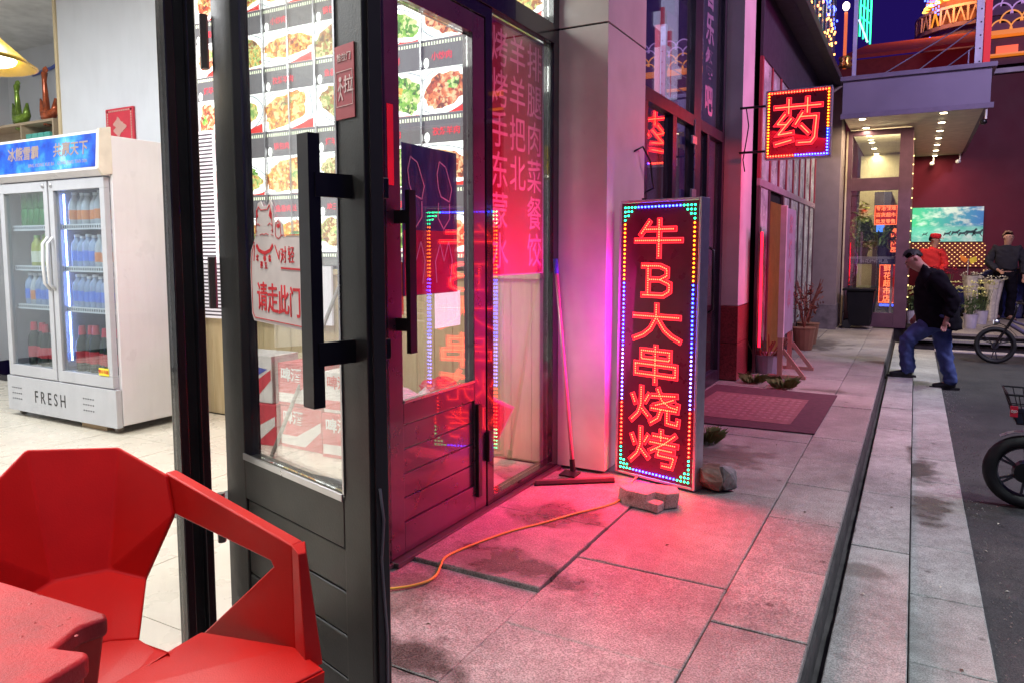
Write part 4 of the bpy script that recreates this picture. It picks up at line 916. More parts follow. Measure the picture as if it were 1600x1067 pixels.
for k in range(14): MB().box((-1.54, 8.84 + k*.065, .06), (-1.50, 8.875 + k*.065, 1.92)).build('door_slat', M('gold_slat', (.42, .24, .06), .35, .4), fs)
fb(8.831, 9.749, .03, 2.04, 'door_back', dark, -1.60, -1.545); fb(9.831, 10.349, .03, 2.04, 'window_pane', rib_gl, -1.53, -1.52)
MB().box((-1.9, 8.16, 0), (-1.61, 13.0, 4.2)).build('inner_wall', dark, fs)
ev = thing('roof_eave', 'dark boxed eave with gutter running along the shop row above the pharmacy sign', 'eave', (-1.4, 10, 4.15))
MB().box((-2.2, 4.7, 5.21), (-1.15, 8.16, 5.45)).build('upper_soffit', M('dark_metal', (.05, .045, .07), .45, .2), ev)
MB().box((-1.9, 8.16, 4.16), (-1.30, 13.9, 4.22)).build('soffit', MATS['dark_metal'], ev)
MB().box((-1.30, 8.16, 4.12), (-1.18, 13.9, 4.24)).build('gutter', M('gutter_black', (.02, .02, .03), .4), ev, bevel=.01)
# glazed balcony front with strings of lights above the eave
bal = thing('glazed_balcony', 'glassy upper storey above the eave hung with small warm and blue lights', 'balcony', (-1.4, 11, 4.3))
MB().box((-1.62, 8.3, 4.25), (-1.38, 14.0, 7.5)).build('balcony_wall', M('violet_cladding', (.11, .10, .30), .25, .3, .5, 5), bal)
for k in range(12): MB().box((-1.379, 8.5 + k*.48, 4.3), (-1.36, 8.53 + k*.48, 7.3)).build('mullion', MATS['dark_metal'], bal)
for k in range(60):
    y = random.uniform(9.5, 13.9); z = random.uniform(4.5, 6.6); cl_ = random.choice([EM('warm_bulb', (1, .35, .08), 7, False)]*3 + [EM('blue_bulb', (.05, .08, 1), 9, False)])
    pass
b1 = MB(); b2 = MB()
for k in range(80):
    y = random.uniform(9.5, 13.9); z = 4.35 + random.random()**1.4 * 1.1; r = .010
    (b1 if z < 5.15 else b2).box((-1.358, y - r, z - r*1.5), (-1.335, y + r, z + r*1.5))
o = b1.build('warm_fairy_lights', MATS['warm_bulb'], bal); o['kind'] = 'stuff'
for k in range(110):
    y = random.uniform(9.5, 13.9); z = random.uniform(5.1, 6.6); b2.box((-1.358, y - .008, z - .02), (-1.345, y + .008, z + .02))
o = b2.build('blue_fairy_lights', MATS['blue_bulb'], bal); o['kind'] = 'stuff'
# vertical banner light & green neon next to the balcony
vn = thing('orange_lamp_column', 'orange lit slim column with white lamp at the corner above the canopy', 'lamp', (-1.2, 14, 4.4))
MB().box((-1.24, 13.96, 4.5), (-1.19, 14.02, 5.45)).build('lit_column', EM('column_orange', (.8, .15, .03), .7), vn)
MB().lathe([(.03, 0), (.055, .04), (.055, .10), (.02, .14)], (-1.21, 13.9, 5.46), 12).build('lamp_globe', EM('globe_white', (1, .8, .6), 6), vn, smooth=True)
MB().lathe([(.10, 0), (.12, .04), (.08, .10), (.11, .15), (.06, .2)], (-1.2, 13.95, 4.5), 12).build('brass_finial', M('finial_gold', (.7, .35, .08), .3, .8), vn, smooth=True)
MB().box((-1.06, 13.6, 4.25), (-1.0, 13.68, 6.4)).build('white_post', M('lilac_metal', (.45, .42, .62), .4), vn)
gn = thing('green_neon_sign', 'green neon vertical sign at the top edge beside the night sky', 'neon sign', (-.9, 14, 4.9))
b = MB()
for k in range(4): b.tube([(-.99 + k*.055, 14.0, 5.02 - k*.05 + .10*k*0), (-.99 + k*.055, 14.0, 6.2)], .015, 6)
b.tube([(-.99, 14, 5.35), (-.82, 14.0, 5.2)], .012, 6); b.tube([(-.99, 14, 5.55), (-.82, 14.0, 5.4)], .012, 6)
b.build('neon_tubes', EM('neon_green', (.02, .9, .30), 3.5), gn)
MB().bar((-1.01, 13.99, 5.30), (-.86, 13.99, 4.90), .02, .03).build('sign_rail', EM('rail_white', (.6, .75, 1), 1.2), gn)

# return wall with stone base at the end of the row
rw = thing('return_wall', 'grey rendered return wall with stone base beside the glass porch', 'wall', (-1.4, 13.6, 0))
MB().box((-2.2, 13.45, .42), (-1.17, 14.19, 4.1)).build('wall_face', M('taupe_render', (.26, .20, .20), .6, 0, .1), rw)
MB().box((-2.2, 13.41, 0), (-1.16, 14.19, .42)).build('stone_base', M('base_stone', (.17, .14, .15), .6, 0, .4, 8), rw)
# glass porch
gp = thing('glass_porch', 'purple framed glass porch with plants inside under the canopy', 'porch', (-.7, 14.2, 0))
def gb(x0, x1, z0, z1, name='frame_post', m=None, y0=14.20, y1=14.28): return MB().box((x0, y0, z0), (x1, y1, z1)).build(name, m or M('mauve_frame', (.13, .065, .10), .4), gp, bevel=.003)
gb(-1.15, -1.12, .0, 3.45, m=M('pale_post', (.55, .45, .35), .5)); gb(-1.119, -1.05, 0, 3.45); gb(-.30, -.10, 0, 3.45)
gb(-1.049, -.301, 3.36, 3.45, 'transom'); gb(-1.049, -.301, 2.40, 2.62, 'transom'); gb(-1.049, -.301, 0, .25, 'sill')
MB().box((-1.049, 14.235, .251), (-.301, 14.243, 2.399)).build('window_pane', glass, gp); MB().box((-1.049, 14.235, 2.621), (-.301, 14.243, 3.359)).build('window_pane', glass, gp)
MB().box((-.16, 14.281, 0), (-.10, 18.9, 3.45)).build('side_wall', M('porch_side', (.16, .08, .09), .5), gp)
b = MB()
for k in range(16): b.lathe([(.01, -.01), (.012, 0), (.01, .01)], (-.092, 14.6 + (k % 3)*.4, .3 + k*.2), 8)
b.build('side_bulbs', EM('warm_dot', (1, .8, .3), 3, False), gp)
MB().box((-1.14, 17.9, 0), (-.17, 17.95, 3.44)).build('back_wall', M('porch_back', (.62, .56, .38), .7, 0, .2, 2), gp)
MB().box((-.75, 16.0, 0), (-.45, 17.9, 2.5)).build('dark_door', M('slate_door', (.08, .08, .12), .5), gp)
lamp('porch_light', 'POINT', (-.62, 14.9, 3.0), 70, (1, .85, .55), .12)
# shelf with sign strip in the porch
sb = thing('plant_shelf', 'grey shelf with a strip of pale characters holding plants in the porch', 'shelf', (-.7, 14.45, 1.1))
MB().box((-1.04, 14.32, 1.20), (-.31, 14.75, 1.24)).build('shelf_top', M('shelf_grey', (.35, .33, .36), .4), sb)
MB().box((-1.04, 14.315, 1.11), (-.31, 14.335, 1.199)).build('fascia_strip', M('strip_dark', (.10, .09, .14), .4), sb)
text(sb, '鲜花绿植礼品', .075, M('strip_pale', (.6, .55, .62), .5), (-.64, 14.313, 1.155), (1, 0, 0), bold=.02)
for x in (-1.0, -.35): MB().box((x - .02, 14.34, .0), (x + .02, 14.38, 1.2)).build('leg', chrome, sb)
def leaf_cloud(b, c, rad, n, size, up=.3, drop=0):
    c = Vector(c)
    for k in range(n):
        d = Vector((random.gauss(0, 1), random.gauss(0, 1), random.gauss(0, 1))).normalized() * random.random()**.5
        p = c + Vector((d.x*rad[0], d.y*rad[1], d.z*rad[2]))
        ax = Vector((random.uniform(-1, 1), random.uniform(-1, 1), random.uniform(-.8, .8) - drop)).normalized(); sd = ax.cross(Vector((random.random(), random.random(), 1))).normalized()
        s = size * random.uniform(.6, 1.3); nz = ax.cross(sd)*s*.15
        b.add([p - ax*s, p + sd*s*.32 + nz, p + ax*s, p - sd*s*.32 + nz], [(0, 1, 2), (0, 2, 3)])
def plant(x, y, z, rad, label, m1, n=170, sz=.09):
    t = thing('potted_plant', label, 'plant', (x, y, z))
    MB().lathe([(.09, 0), (.12, .14), (.125, .16)], (x, y, z), 14).build('pot', M('pot_dark', (.08, .07, .07), .5), t)
    b = MB(); leaf_cloud(b, (x, y, z + .17 + rad[2]*.75), rad, n, sz, drop=.4); b.build('foliage', m1, t)
plant(-.86, 14.52, 1.245, (.25, .16, .32), 'bushy green plant on the left of the porch shelf', M('leaf_mid', (.20, .32, .08), .45, 0, .5, 20), 240)
plant(-.50, 14.52, 1.245, (.20, .16, .22), 'lower green plant on the right of the porch shelf', M('leaf_mid', (.10, .20, .04), .45), 170)
plant(-.90, 14.9, 1.245, (.15, .1, .5), 'tall yellow-green plant behind the shelf in the porch', M('leaf_yellow', (.30, .36, .08), .45), 120)
# glowing red panels standing in for street signs reflected in the porch glass
def reflected_sign(x, y, z, w_, h, rows, label, chars, sz, cols=1):
    t = thing('reflected_led_panel', label, 'LED sign', (x, y, z))
    MB().box((x - w_/2, y, z), (x + w_/2, y + .04, z + h)).build('reflected_panel', EM('reflected_deep_red', (.7, .02, .02), .5, False), t)
    b = MB()
    for (a, c) in (((-w_/2, 0), (w_/2, .015)), ((-w_/2, h - .015), (w_/2, h)), ((-w_/2, .015), (-w_/2 + .012, h - .015)), ((w_/2 - .012, .015), (w_/2, h - .015))): b.box((x + a[0], y - .005, z + a[1]), (x + c[0], y - .0005, z + c[1]))
    b.build('reflected_border', EM('reflected_border_orange', (1, .16, .05), 2.2, False), t)
    k = 0
    for i in range(rows):
        text(t, chars[i % len(chars)], sz, EM('reflected_text', (1, .22, .08), 2.6, False), (x, y - .003, z + h - (i + .5)*h/rows), (1, 0, 0), bold=.01)
reflected_sign(-.48, 14.50 - .2, 1.80, .36, .34, 3, 'small red panel standing in for a sign reflection high in the porch glass', ['专治疑难', '百货超市', '批发零售'], .08)
reflected_sign(-.42, 14.42, .42, .26, .68, 5, 'upright red panel standing in for a sign reflection low in the porch glass', ['鲜', '花', '超', '市', '店'], .13)
reflected_sign(-.22 - .12, 14.52, 1.32, .10, .42, 4, 'narrow red strip standing in for a sign reflection beside the porch post', ['特', '色', '小', '吃'], .08)
o = MB().box((-.63, 14.44, 1.68), (-.50, 14.47, 1.84)).build('blue_light_box', EM('blue_box', (.1, .3, 1), 1.6, False), None, loc=(-.56, 14.45, 1.7)); tag(o, 'small blue lit box beside the upper reflected red panel in the porch', 'light box')
b = MB(); b.box((-.53, 14.40, .36), (-.30, 14.41, .40)); o = b.build('blue_light_strip', EM('blue_strip', (.05, .1, 1), 3, False), None, loc=(-.42, 14.4, .38)); tag(o, 'short blue light strip under the lower reflected red panel in the porch', 'light strip')

# canopy
cn = thing('entrance_canopy', 'purple-grey flat canopy with rows of round downlights over the porch', 'canopy', (0, 12.8, 3.5))
cm = M('canopy_metal', (.26, .22, .33), .35, .2, .08, 1.5)
MB().box((-1.12, 12.80, 3.50), (.885, 12.86, 4.03)).build('front_fascia', cm, cn, bevel=.004)
MB().box((-1.16, 12.76, 4.031), (.95, 19.0, 4.10)).build('top_trim', M('canopy_trim', (.22, .18, .28), .35, .2), cn, bevel=.004)
MB().box((-1.14, 12.77, 3.44), (.93, 12.80, 3.52)).build('lower_trim', MATS['canopy_trim'], cn, bevel=.003)
MB().box((.825, 12.861, 3.50), (.885, 18.9, 4.03)).build('side_fascia', M('canopy_side', (.12, .07, .12), .5), cn)
for k in range(10): MB().box((-1.10, 12.87 + k*.605, 3.475), (.82, 12.87 + k*.605 + .60, 3.49)).build('soffit_panel', M('soffit_cream', (.60, .54, .42), .45), cn, bevel=.002, seg=1)
for x, nn_ in ((.30, 8), (-.83, 7)):
    for k in range(nn_):
        y = 13.0 + k*.95
        dl = MB().lathe([(.055, 0), (.07, .012), (.07, .022)], (x, y, 3.452), 14).build('downlight', chrome, cn)
        MB().lathe([(.048, 0), (.05, .004)], (x, y, 3.446), 14).build('lamp_disc', EM('downlight_lamp', (1, .80, .48), 22), dl)
for x in (.30, -.83): lamp('downlight_beam', 'AREA', (x, 15.6, 3.43), 120, (1, .80, .50), .1, size_y=6.2, rot=(0, 0, 0))
for (x, y) in ((.28, 18.8), (.78, 18.6), (.86, 13.1)):
    t = thing('ceiling_camera', {.28: 'small white bracket lamp hanging at the far end of the downlight row', .78: 'small white camera at the far outer corner of the canopy', .86: 'dark dome camera at the near outer corner of the canopy'}[x], 'camera', (x, y, 3.2))
    MB().tube([(x, y, 3.47), (x, y, 3.33)], .015, 8).build('stem', white_pl, t); MB().lathe([(.02, 0), (.05, .02), (.05, .06), (.02, .08)], (x - .03, y, 3.25), 12).build('housing', handle_blk if y < 14 else white_pl, t, smooth=True)

# maroon wall with banner and fairy lights
mw = thing('maroon_wall', 'tall dark maroon wall closing the end of the street', 'wall', (3, 19, 0))
MB().box((-.35, 19.0, -.3), (12, 19.3, 5.16)).build('wall_face', maroon, mw)
MB().box((-.35, 18.9, 5.16), (12, 19.3, 5.26)).build('coping', M('pale_coping', (.5, .42, .5), .5), mw)
bn = thing('horse_banner', 'long turquoise banner of horses galloping through water on the maroon wall', 'banner', (.6, 18.97, 1.55))
m, nt, bb = new_mat('banner_print'); p = worldpos(nt)
mp = nt.nodes.new('ShaderNodeMapping'); mp.inputs['Scale'].default_value = (1.6, 1, 3.2); nt.links.new(p, mp.inputs[0])
sx_ = nt.nodes.new('ShaderNodeSeparateXYZ'); nt.links.new(p, sx_.inputs[0])
hh = math_(nt, 'DIVIDE', math_(nt, 'SUBTRACT', sx_.outputs['Z'], 1.54), .76); n_ = noise(nt, mp.outputs[0], 2.2, 6, .6)
wx = math_(nt, 'DIVIDE', math_(nt, 'ADD', sx_.outputs['X'], .1), 1.4)
low = ramp(nt, math_(nt, 'ADD', n_, math_(nt, 'MULTIPLY', hh, -.2)), [(.3, (.10, .5, .42)), (.48, (.22, .62, .55)), (.6, (.6, .8, .75))])
sky_c = mix(nt, (.08, .55, .30), (.06, .22, .55), math_(nt, 'MULTIPLY', wx, 1.0, True))
up = mix(nt, sky_c, (.62, .75, .72), ramp(nt, n_, [(.48, (0, 0, 0)), (.62, (1, 1, 1))]))
cc = mix(nt, low, up, ramp(nt, hh, [(.42, (0, 0, 0)), (.5, (1, 1, 1))]))
nt.links.new(cc, bb.inputs['Base Color']); nt.links.new(cc, bb.inputs['Emission Color']); bb.inputs['Emission Strength'].default_value = .28
MB().box((-.09, 18.95, 1.55), (1.30, 18.98, 2.32)).build('banner_sheet', m, bn)
hb = MB(); hm = M('horse_print', (.05, .10, .12), .6)
for i, (x, s) in enumerate(((.18, .5), (.42, .0), (.62, .7), (.78, .8), (.92, .8), (1.08, 1.0), (1.2, 1.0))):
    if s == 0: continue
    z = 1.72 - (.0 if i % 2 else .02); k = .11*s
    P = lambda u, v: (x + u*k, 18.9485, z + v*k)
    hb.prism([P(-.8, .35), (P(-.7, .7)), P(-.1, .62), P(.45, .75), P(.8, 1.15), P(1.1, .95), P(.75, .55), P(.55, .2), P(.9, -.35), P(.8, -.4), P(.35, .15), P(-.4, .15), P(-.9, -.35), P(-1.0, -.3)], (0, -.001, 0))
hb.build('horse_figures', hm, bn)['kind'] = 'stuff'
fl = thing('fairy_light_panel', 'patterned grid of small golden lights below the horse banner', 'light panel', (.6, 18.97, 1.0))
MB().box((-.09, 18.965, .98), (1.36, 18.995, 1.53)).build('backing', M('net_dark', (.16, .03, .03), .7), fl)
b = MB()
for i in range(28):
    for j in range(11):
        if (i + j) % 2 == 0: b.box((-.06 + i*.052, 18.945, 1.0 + j*.05), (-.035 + i*.052, 18.963, 1.018 + j*.05))
o = b.build('gold_lights', EM('gold_light', (1, .62, .22), 1.6, False), fl); o['kind'] = 'stuff'
lamp('roof_fill_light', 'POINT', (.6, 24.5, 7.2), 90, (1, .16, .12), .3)  # added red light so the far roof shows
lamp('tower_glow', 'POINT', (.6, 31.2, 10.6), 260, (1, .45, .12), .3)
lamp('green_wash', 'SPOT', (.0, 18.2, 1.7), 14, (.1, 1, .35), .1, aim=(.05, 19, 2.3), spot=110)

# ================================================================== BEYOND: rooftops, tower, night
rf = thing('far_roof', 'low dark red roof rising behind the canopy', 'building', (0, 28, 0))
MB().box((-2.6, 28, 0), (3.5, 34, 7.9)).build('wall', M('far_wall', (.26, .06, .06), .8), rf)
MB().prism([(-2.6, 27.8, 7.9), (4, 27.8, 7.9), (4, 31, 9.0), (-1.9, 31, 9.0)], (0, 0, .12)).build('roof', M('far_roof_tiles', (.40, .08, .06), .7), rf)
tw = thing('golden_tower', 'round tower with a gold-lit gallery and blue fairy lights behind the canopy', 'tower', (1.6, 34, 0))
def TW(r, z0, z1, name, m, n=32): return MB().lathe([(r, z0), (r, z1)], (1.6, 34, 0), n).build(name, m, tw, smooth=False)
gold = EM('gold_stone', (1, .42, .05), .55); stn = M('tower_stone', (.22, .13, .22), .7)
TW(1.75, 0, 9.7, 'drum', stn); TW(1.95, 9.70, 9.85, 'gallery_floor', stn); TW(1.5, 9.85, 12.5, 'upper_drum', M('tower_upper', (.32, .13, .10), .7)); TW(1.98, 10.40, 10.50, 'gallery_rail', M('rail_stone', (.5, .33, .32), .6))
for k in range(26):
    a = k*2*math.pi/26; x = 1.6 + 1.94*math.cos(a); y = 34 + 1.94*math.sin(a)
    MB().bar((x, y, 9.85), (x, y, 10.40), .07, .07).build('baluster', MATS['rail_stone'], tw)
    a2 = a + math.pi/26
    for s in (-1, 1):
        MB().bar((1.6 + 1.94*math.cos(a2 + s*.08), 34 + 1.94*math.sin(a2 + s*.08), 9.87), (1.6 + 1.94*math.cos(a2), 34 + 1.94*math.sin(a2), 10.38), .035, .05).build('gallery_brace', MATS['rail_stone'] if k % 4 else gold, tw)
for k in range(14):
    a = math.pi + k*math.pi/13
    MB().lathe([(.12, 0), (.10, .06), (.02, .14)], (1.6 + 1.62*math.cos(a), 34 + 1.62*math.sin(a), 10.85), 8).build('lamp', EM('tower_lamp', (1, .55, .10), 3.0), tw)
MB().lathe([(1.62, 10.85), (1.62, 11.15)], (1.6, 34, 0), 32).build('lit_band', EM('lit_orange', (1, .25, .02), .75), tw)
b = MB()
for k in range(46):
    a = R(200 + random.random()*70); z = 10.9 + random.random()*1.0; r = 2.6; b.box((1.6 - 1.9 + random.uniform(-.45, .45), 33, z), (1.6 - 1.87 + random.uniform(-.45, .0), 33.03, z + .06)) if False else b.box((-.45 + .9*(k % 10)/10 + random.uniform(0, .05), 32, 11.1 + .55*math.cos((k % 10)/3.2) - (k//10)*.14), (-.40 + .9*(k % 10)/10 + .02, 32.03, 11.16 + .55*math.cos((k % 10)/3.2) - (k//10)*.14))
for k in range(9): b.box((.0 + (k % 3)*.07, 31.9, 8.95 + k*.045), (.045 + (k % 3)*.07, 31.93, 9.0 + k*.045))
o = b.build('blue_lights', EM('tower_blue', (.05, .12, 1), 5, False), tw); o['kind'] = 'stuff'
# arcade with wave arches on the right above the maroon wall
ar = thing('arch_building', 'orange lit building with rows of rounded wave arches above the maroon wall', 'building', (3, 21.5, 6))
MB().box((1.35, 21.6, 5.9), (9, 22.4, 9.0)).build('wall', M('arch_wall', (.12, .06, .12), .7), ar)
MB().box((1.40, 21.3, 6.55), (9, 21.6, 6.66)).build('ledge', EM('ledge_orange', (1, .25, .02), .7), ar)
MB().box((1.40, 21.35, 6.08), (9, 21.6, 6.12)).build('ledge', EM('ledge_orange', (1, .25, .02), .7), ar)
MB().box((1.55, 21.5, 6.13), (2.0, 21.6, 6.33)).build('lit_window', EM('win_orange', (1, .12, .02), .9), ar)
for r_ in range(4):
    for c_ in range(9):
        x = 1.62 + c_*.42 + (.21 if r_ % 2 else 0); z = 6.68 + r_*.20
        pts = [(x + .23*math.cos(a), 21.52 - .0*r_, z + .27*math.sin(a)) for a in [math.pi*i/12 for i in range(13)]]
        w1 = MB().prism(pts + [(x - .23, 21.52, z - .02), (x + .23, 21.52, z - .02)][:0], (0, .06 + r_*.004, 0)).build('wave_arch', M('arch_violet', (.22, .10, .20), .6), ar)
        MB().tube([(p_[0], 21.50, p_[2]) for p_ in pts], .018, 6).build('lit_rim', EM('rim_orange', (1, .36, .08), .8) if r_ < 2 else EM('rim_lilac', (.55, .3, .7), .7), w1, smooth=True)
# steel sign post standing on the canopy
pp = thing('steel_sign_post', 'white perforated steel post with a red edge standing on the canopy', 'sign post', (.8, 13.6, 4.1))
MB().box((.70, 13.60, 4.10), (.80, 13.70, 5.6)).build('white_post', M('lilac_white', (.58, .55, .70), .4), pp)
MB().box((.815, 13.58, 4.11), (.905, 13.72, 5.6)).build('red_panel', EM('post_red', (.85, .02, .03), .42), pp)
b = MB()
for k in range(6): b.lathe([(.012, 0), (.012, .003)], (.765, 13.598, 4.3 + k*.2), 8, Matrix.Rotation(R(90), 3, 'X'))
b.build('bolt_holes', dark, pp)
for a, c in (((.70, 13.7, 5.0), (-.95, 13.9, 4.12)), ((.70, 13.7, 4.85), (-.35, 13.9, 4.12)), ((.70, 13.65, 4.55), (.05, 13.9, 4.12)), ((.62, 13.65, 4.10), (.62, 13.65, 4.5))):
    MB().tube([a, c], .010, 6).build('stay_rod', M('stay_grey', (.35, .32, .42), .4, .5), pp)

# ================================================================== STREET THINGS
# wheelie bin
wb_ = thing('wheelie_bin', 'black wheelie bin with open tray standing by the glass porch', 'bin', (-.83, 13.85, 0))
b = MB(); x, y = -.80, 13.82
b.add([(x-.17, y-.18, .06), (x+.17, y-.18, .06), (x+.17, y+.18, .06), (x-.17, y+.18, .06), (x-.22, y-.22, .66), (x+.22, y-.22, .66), (x+.22, y+.22, .66), (x-.22, y+.22, .66)], [(0,3,2,1),(4,5,6,7),(0,1,5,4),(1,2,6,5),(2,3,7,6),(3,0,4,7)])
b.build('bin_body', M('bin_black', (.008, .008, .011), .5, spec=.25), wb_, bevel=.015)
MB().box((x-.28, y-.25, .661), (x+.24, y+.24, .70)).build('lid', MATS['bin_black'], wb_, bevel=.012)
for yy in (y-.16, y+.16): MB().lathe([(.075, -.02), (.08, 0), (.075, .02)], (x-.20, yy, .08), 18, Matrix.Rotation(R(90), 3, 'X')).build('wheel', rubber, wb_)
o = MB().tube([(-1.07, 13.80, .02), (-1.07, 13.80, .70)], .012, 8).build('stand_pole', chrome, None, loc=(-1.07, 13.8, 0)); tag(o, 'thin metal pole with a pale foot beside the wheelie bin', 'pole')
# A-board
ab = thing('menu_stand', 'tall pale signboard on wooden braces beside the shop row, seen edge-on', 'sign board', (-1.22, 8.2, 0))
MB().box((-1.255, 8.0, .43), (-1.195, 8.06, 1.82)).build('frame_edge', M('pale_wood', (.62, .5, .52), .5), ab, bevel=.003)
MB().box((-1.245, 8.061, .45), (-1.205, 8.72, 1.80)).build('board', M('board_face', (.30, .28, .33), .5, 0, .2, 8), ab)
for k, ch in enumerate('烧烤大串'): text(ab, ch, .22, M('board_ink', (.42, .20, .24), .6), (-1.203, 8.38, 1.62 - k*.27), (0, 1, 0), bold=.02)
for y in (8.0, 8.67):
    MB().box((-1.25, y, 0), (-1.20, y + .05, .43)).build('leg', M('pinkish_wood', (.42, .22, .18), .6), ab)
    MB().bar((-1.20, y + .025, .30), (-.99, y + .025, .03), .03, .04).build('brace', MATS['pinkish_wood'], ab)
    MB().box((-1.35, y + .006, 0), (-.96, y + .044, .035)).build('foot', MATS['pinkish_wood'], ab)
# red tube light
rt = thing('red_tube_light', 'vertical red glowing tube light on the wall behind the signboard', 'tube light', (-1.47, 8.2, .2))
MB().tube([(-1.465, 8.14, .30), (-1.465, 8.14, 1.55)], .014, 8).build('tube', EM('tube_red', (1, .01, .04), 4), rt)
MB().box((-1.482, 8.12, .26), (-1.476, 8.16, 1.60)).build('channel', MATS['brown_frame'], rt)
lamp('red_tube_glow', 'POINT', (-1.38, 8.3, .9), 12, (1, .03, .08), .2)
# plant pots by the window
for (x, y, lab, c_) in ((-1.30, 10.5, 'dark pot with red-lit dry stems by the shop row', .25), (-1.33, 11.2, 'brown pot with a straggly plant beside the return wall', .25)):
    t = thing('plant_pot', lab, 'plant', (x, y, 0))
    MB().lathe([(.11, 0), (.15, .28), (.16, .30)], (x, y, .002), 14).build('pot', M('pot_terracotta', (.20, .08, .05), .6), t)
    b = MB()
    for k in range(14): a = random.random()*6.28; b.tube([(x, y, .28), (x + .08*math.cos(a), y + .08*math.sin(a), .6), (x + .2*math.cos(a), y + .2*math.sin(a), .75 + random.random()*.2)], .005, 4)
    leaf_cloud(b, (x, y, .65), (.2, .2, .25), 60, .05); b.build('foliage', M('red_stems', (.22, .06, .04), .6), t)
tub = thing('wash_tub', 'grey plastic tub of firewood sticks at the foot of the pink pillar', 'tub', (-1.42, 8.35, 0))
MB().lathe([(.13, 0), (.17, .20), (.18, .21), (.165, .2), (.13, .02)], (-1.40, 8.32, .003), 18).build('tub_body', M('tub_grey', (.3, .27, .34), .5), tub)
b = MB()
for k in range(16): a = random.random()*3; b.bar((-1.40 + random.uniform(-.1, .1), 8.32 + random.uniform(-.1, .1), .05), (-1.40 + .22*math.cos(a), 8.32 + .2*math.sin(a) - .1, .30 + random.random()*.12), .015, .012)
b.build('sticks', M('stick_brown', (.22, .14, .10), .8), tub)
# entrance mat
em = thing('entrance_mat', 'dark red entrance mat with a worn pink rectangle on the pavement', 'doormat', (-1.1, 6.4, .004))
b = MB(); b.prism([(-.60, 5.62, .004), (-.585, 7.24, .004), (-1.72, 7.28, .004), (-1.75, 5.55, .004)], (0, 0, .008)); b.build('mat', M('mat_red', (.085, .03, .045), .85, 0, .2, 20, .4, 250), em)
b = MB(); b.prism([(-.80, 5.82, .0125), (-.79, 6.87, .0125), (-1.62, 6.90, .0125), (-1.66, 5.80, .0125)], (0, 0, .0015)); b.build('worn_field', M('mat_worn', (.20, .085, .095), .85, 0, .25, 25, .4, 250), em)
b = MB()
for i in range(13):
    for j in range(9): b.box((-1.56 + i*.058, 5.95 + j*.10, .0142), (-1.53 + i*.058, 5.995 + j*.10, .0152))
o = b.build('nap_pattern', M('mat_pale', (.26, .14, .15), .9), em); o['kind'] = 'stuff'
# squeegee
sq = thing('floor_squeegee', 'floor squeegee with blue-topped pole leaning on the corner of the window', 'squeegee', (-1.74, 3.84, 0))
sb0 = Vector((-1.735, 3.83, .045)); st0 = Vector((-1.905, 3.93, 1.30))
MB().tube([sb0, sb0 + (st0 - sb0)*.93], .011, 10).build('pole', M('pole_pink', (.55, .32, .38), .35, .4), sq, smooth=True)
MB().tube([sb0 + (st0 - sb0)*.93, st0], .014, 10).build('grip', M('blue_grip', (.04, .10, .5), .4), sq, smooth=True)
MB().tube([sb0 - (st0 - sb0)*.02, sb0 + (st0 - sb0)*.06], .016, 10).build('socket', handle_blk, sq)
b = MB(); b.bar((-1.87, 3.60, .03), (-1.49, 3.87, .03), .03, .022); b.build('blade_holder', M('squeegee_dark', (.10, .05, .06), .4), sq, bevel=.003)
b = MB(); b.bar((-1.87, 3.59, .014), (-1.485, 3.865, .014), .006, .026); b.build('rubber_blade', rubber, sq)
MB().bar((-1.735, 3.74, .045), (-1.735, 3.83, .05), .10, .01).build('bracket', handle_blk, sq)
# yellow extension cable
cpts = [(-1.98, 2.18), (-1.88, 2.165), (-1.81, 2.19), (-1.73, 2.27), (-1.70, 2.37), (-1.755, 2.53), (-1.72, 2.71), (-1.65, 2.92), (-1.56, 3.09), (-1.47, 3.29), (-1.37, 3.48), (-1.335, 3.66), (-1.37, 3.80), (-1.40, 3.98), (-1.38, 4.10)]
def smooth_pts(P, n=6):
    out = []
    for i in range(len(P)-1):
        p0 = P[max(i-1, 0)]; p1 = P[i]; p2 = P[i+1]; p3 = P[min(i+2, len(P)-1)]
        for k in range(n):
            t = k/n; out.append(tuple(.5*((2*p1[j]) + (-p0[j]+p2[j])*t + (2*p0[j]-5*p1[j]+4*p2[j]-p3[j])*t*t + (-p0[j]+3*p1[j]-3*p2[j]+p3[j])*t**3) for j in range(len(p1))))
    out.append(tuple(P[-1])); return out
cz_ = lambda y: .018 if y > 2.5 else .006
o = MB().tube([(x, y, cz_(y)) for x, y in smooth_pts(cpts)], .0055, 8).build('extension_cable', M('yellow_cable', (.62, .38, .06), .45), None, loc=(-1.6, 3, 0), smooth=True); tag(o, 'yellow cable snaking from the doorway to the LED sign', 'cable')
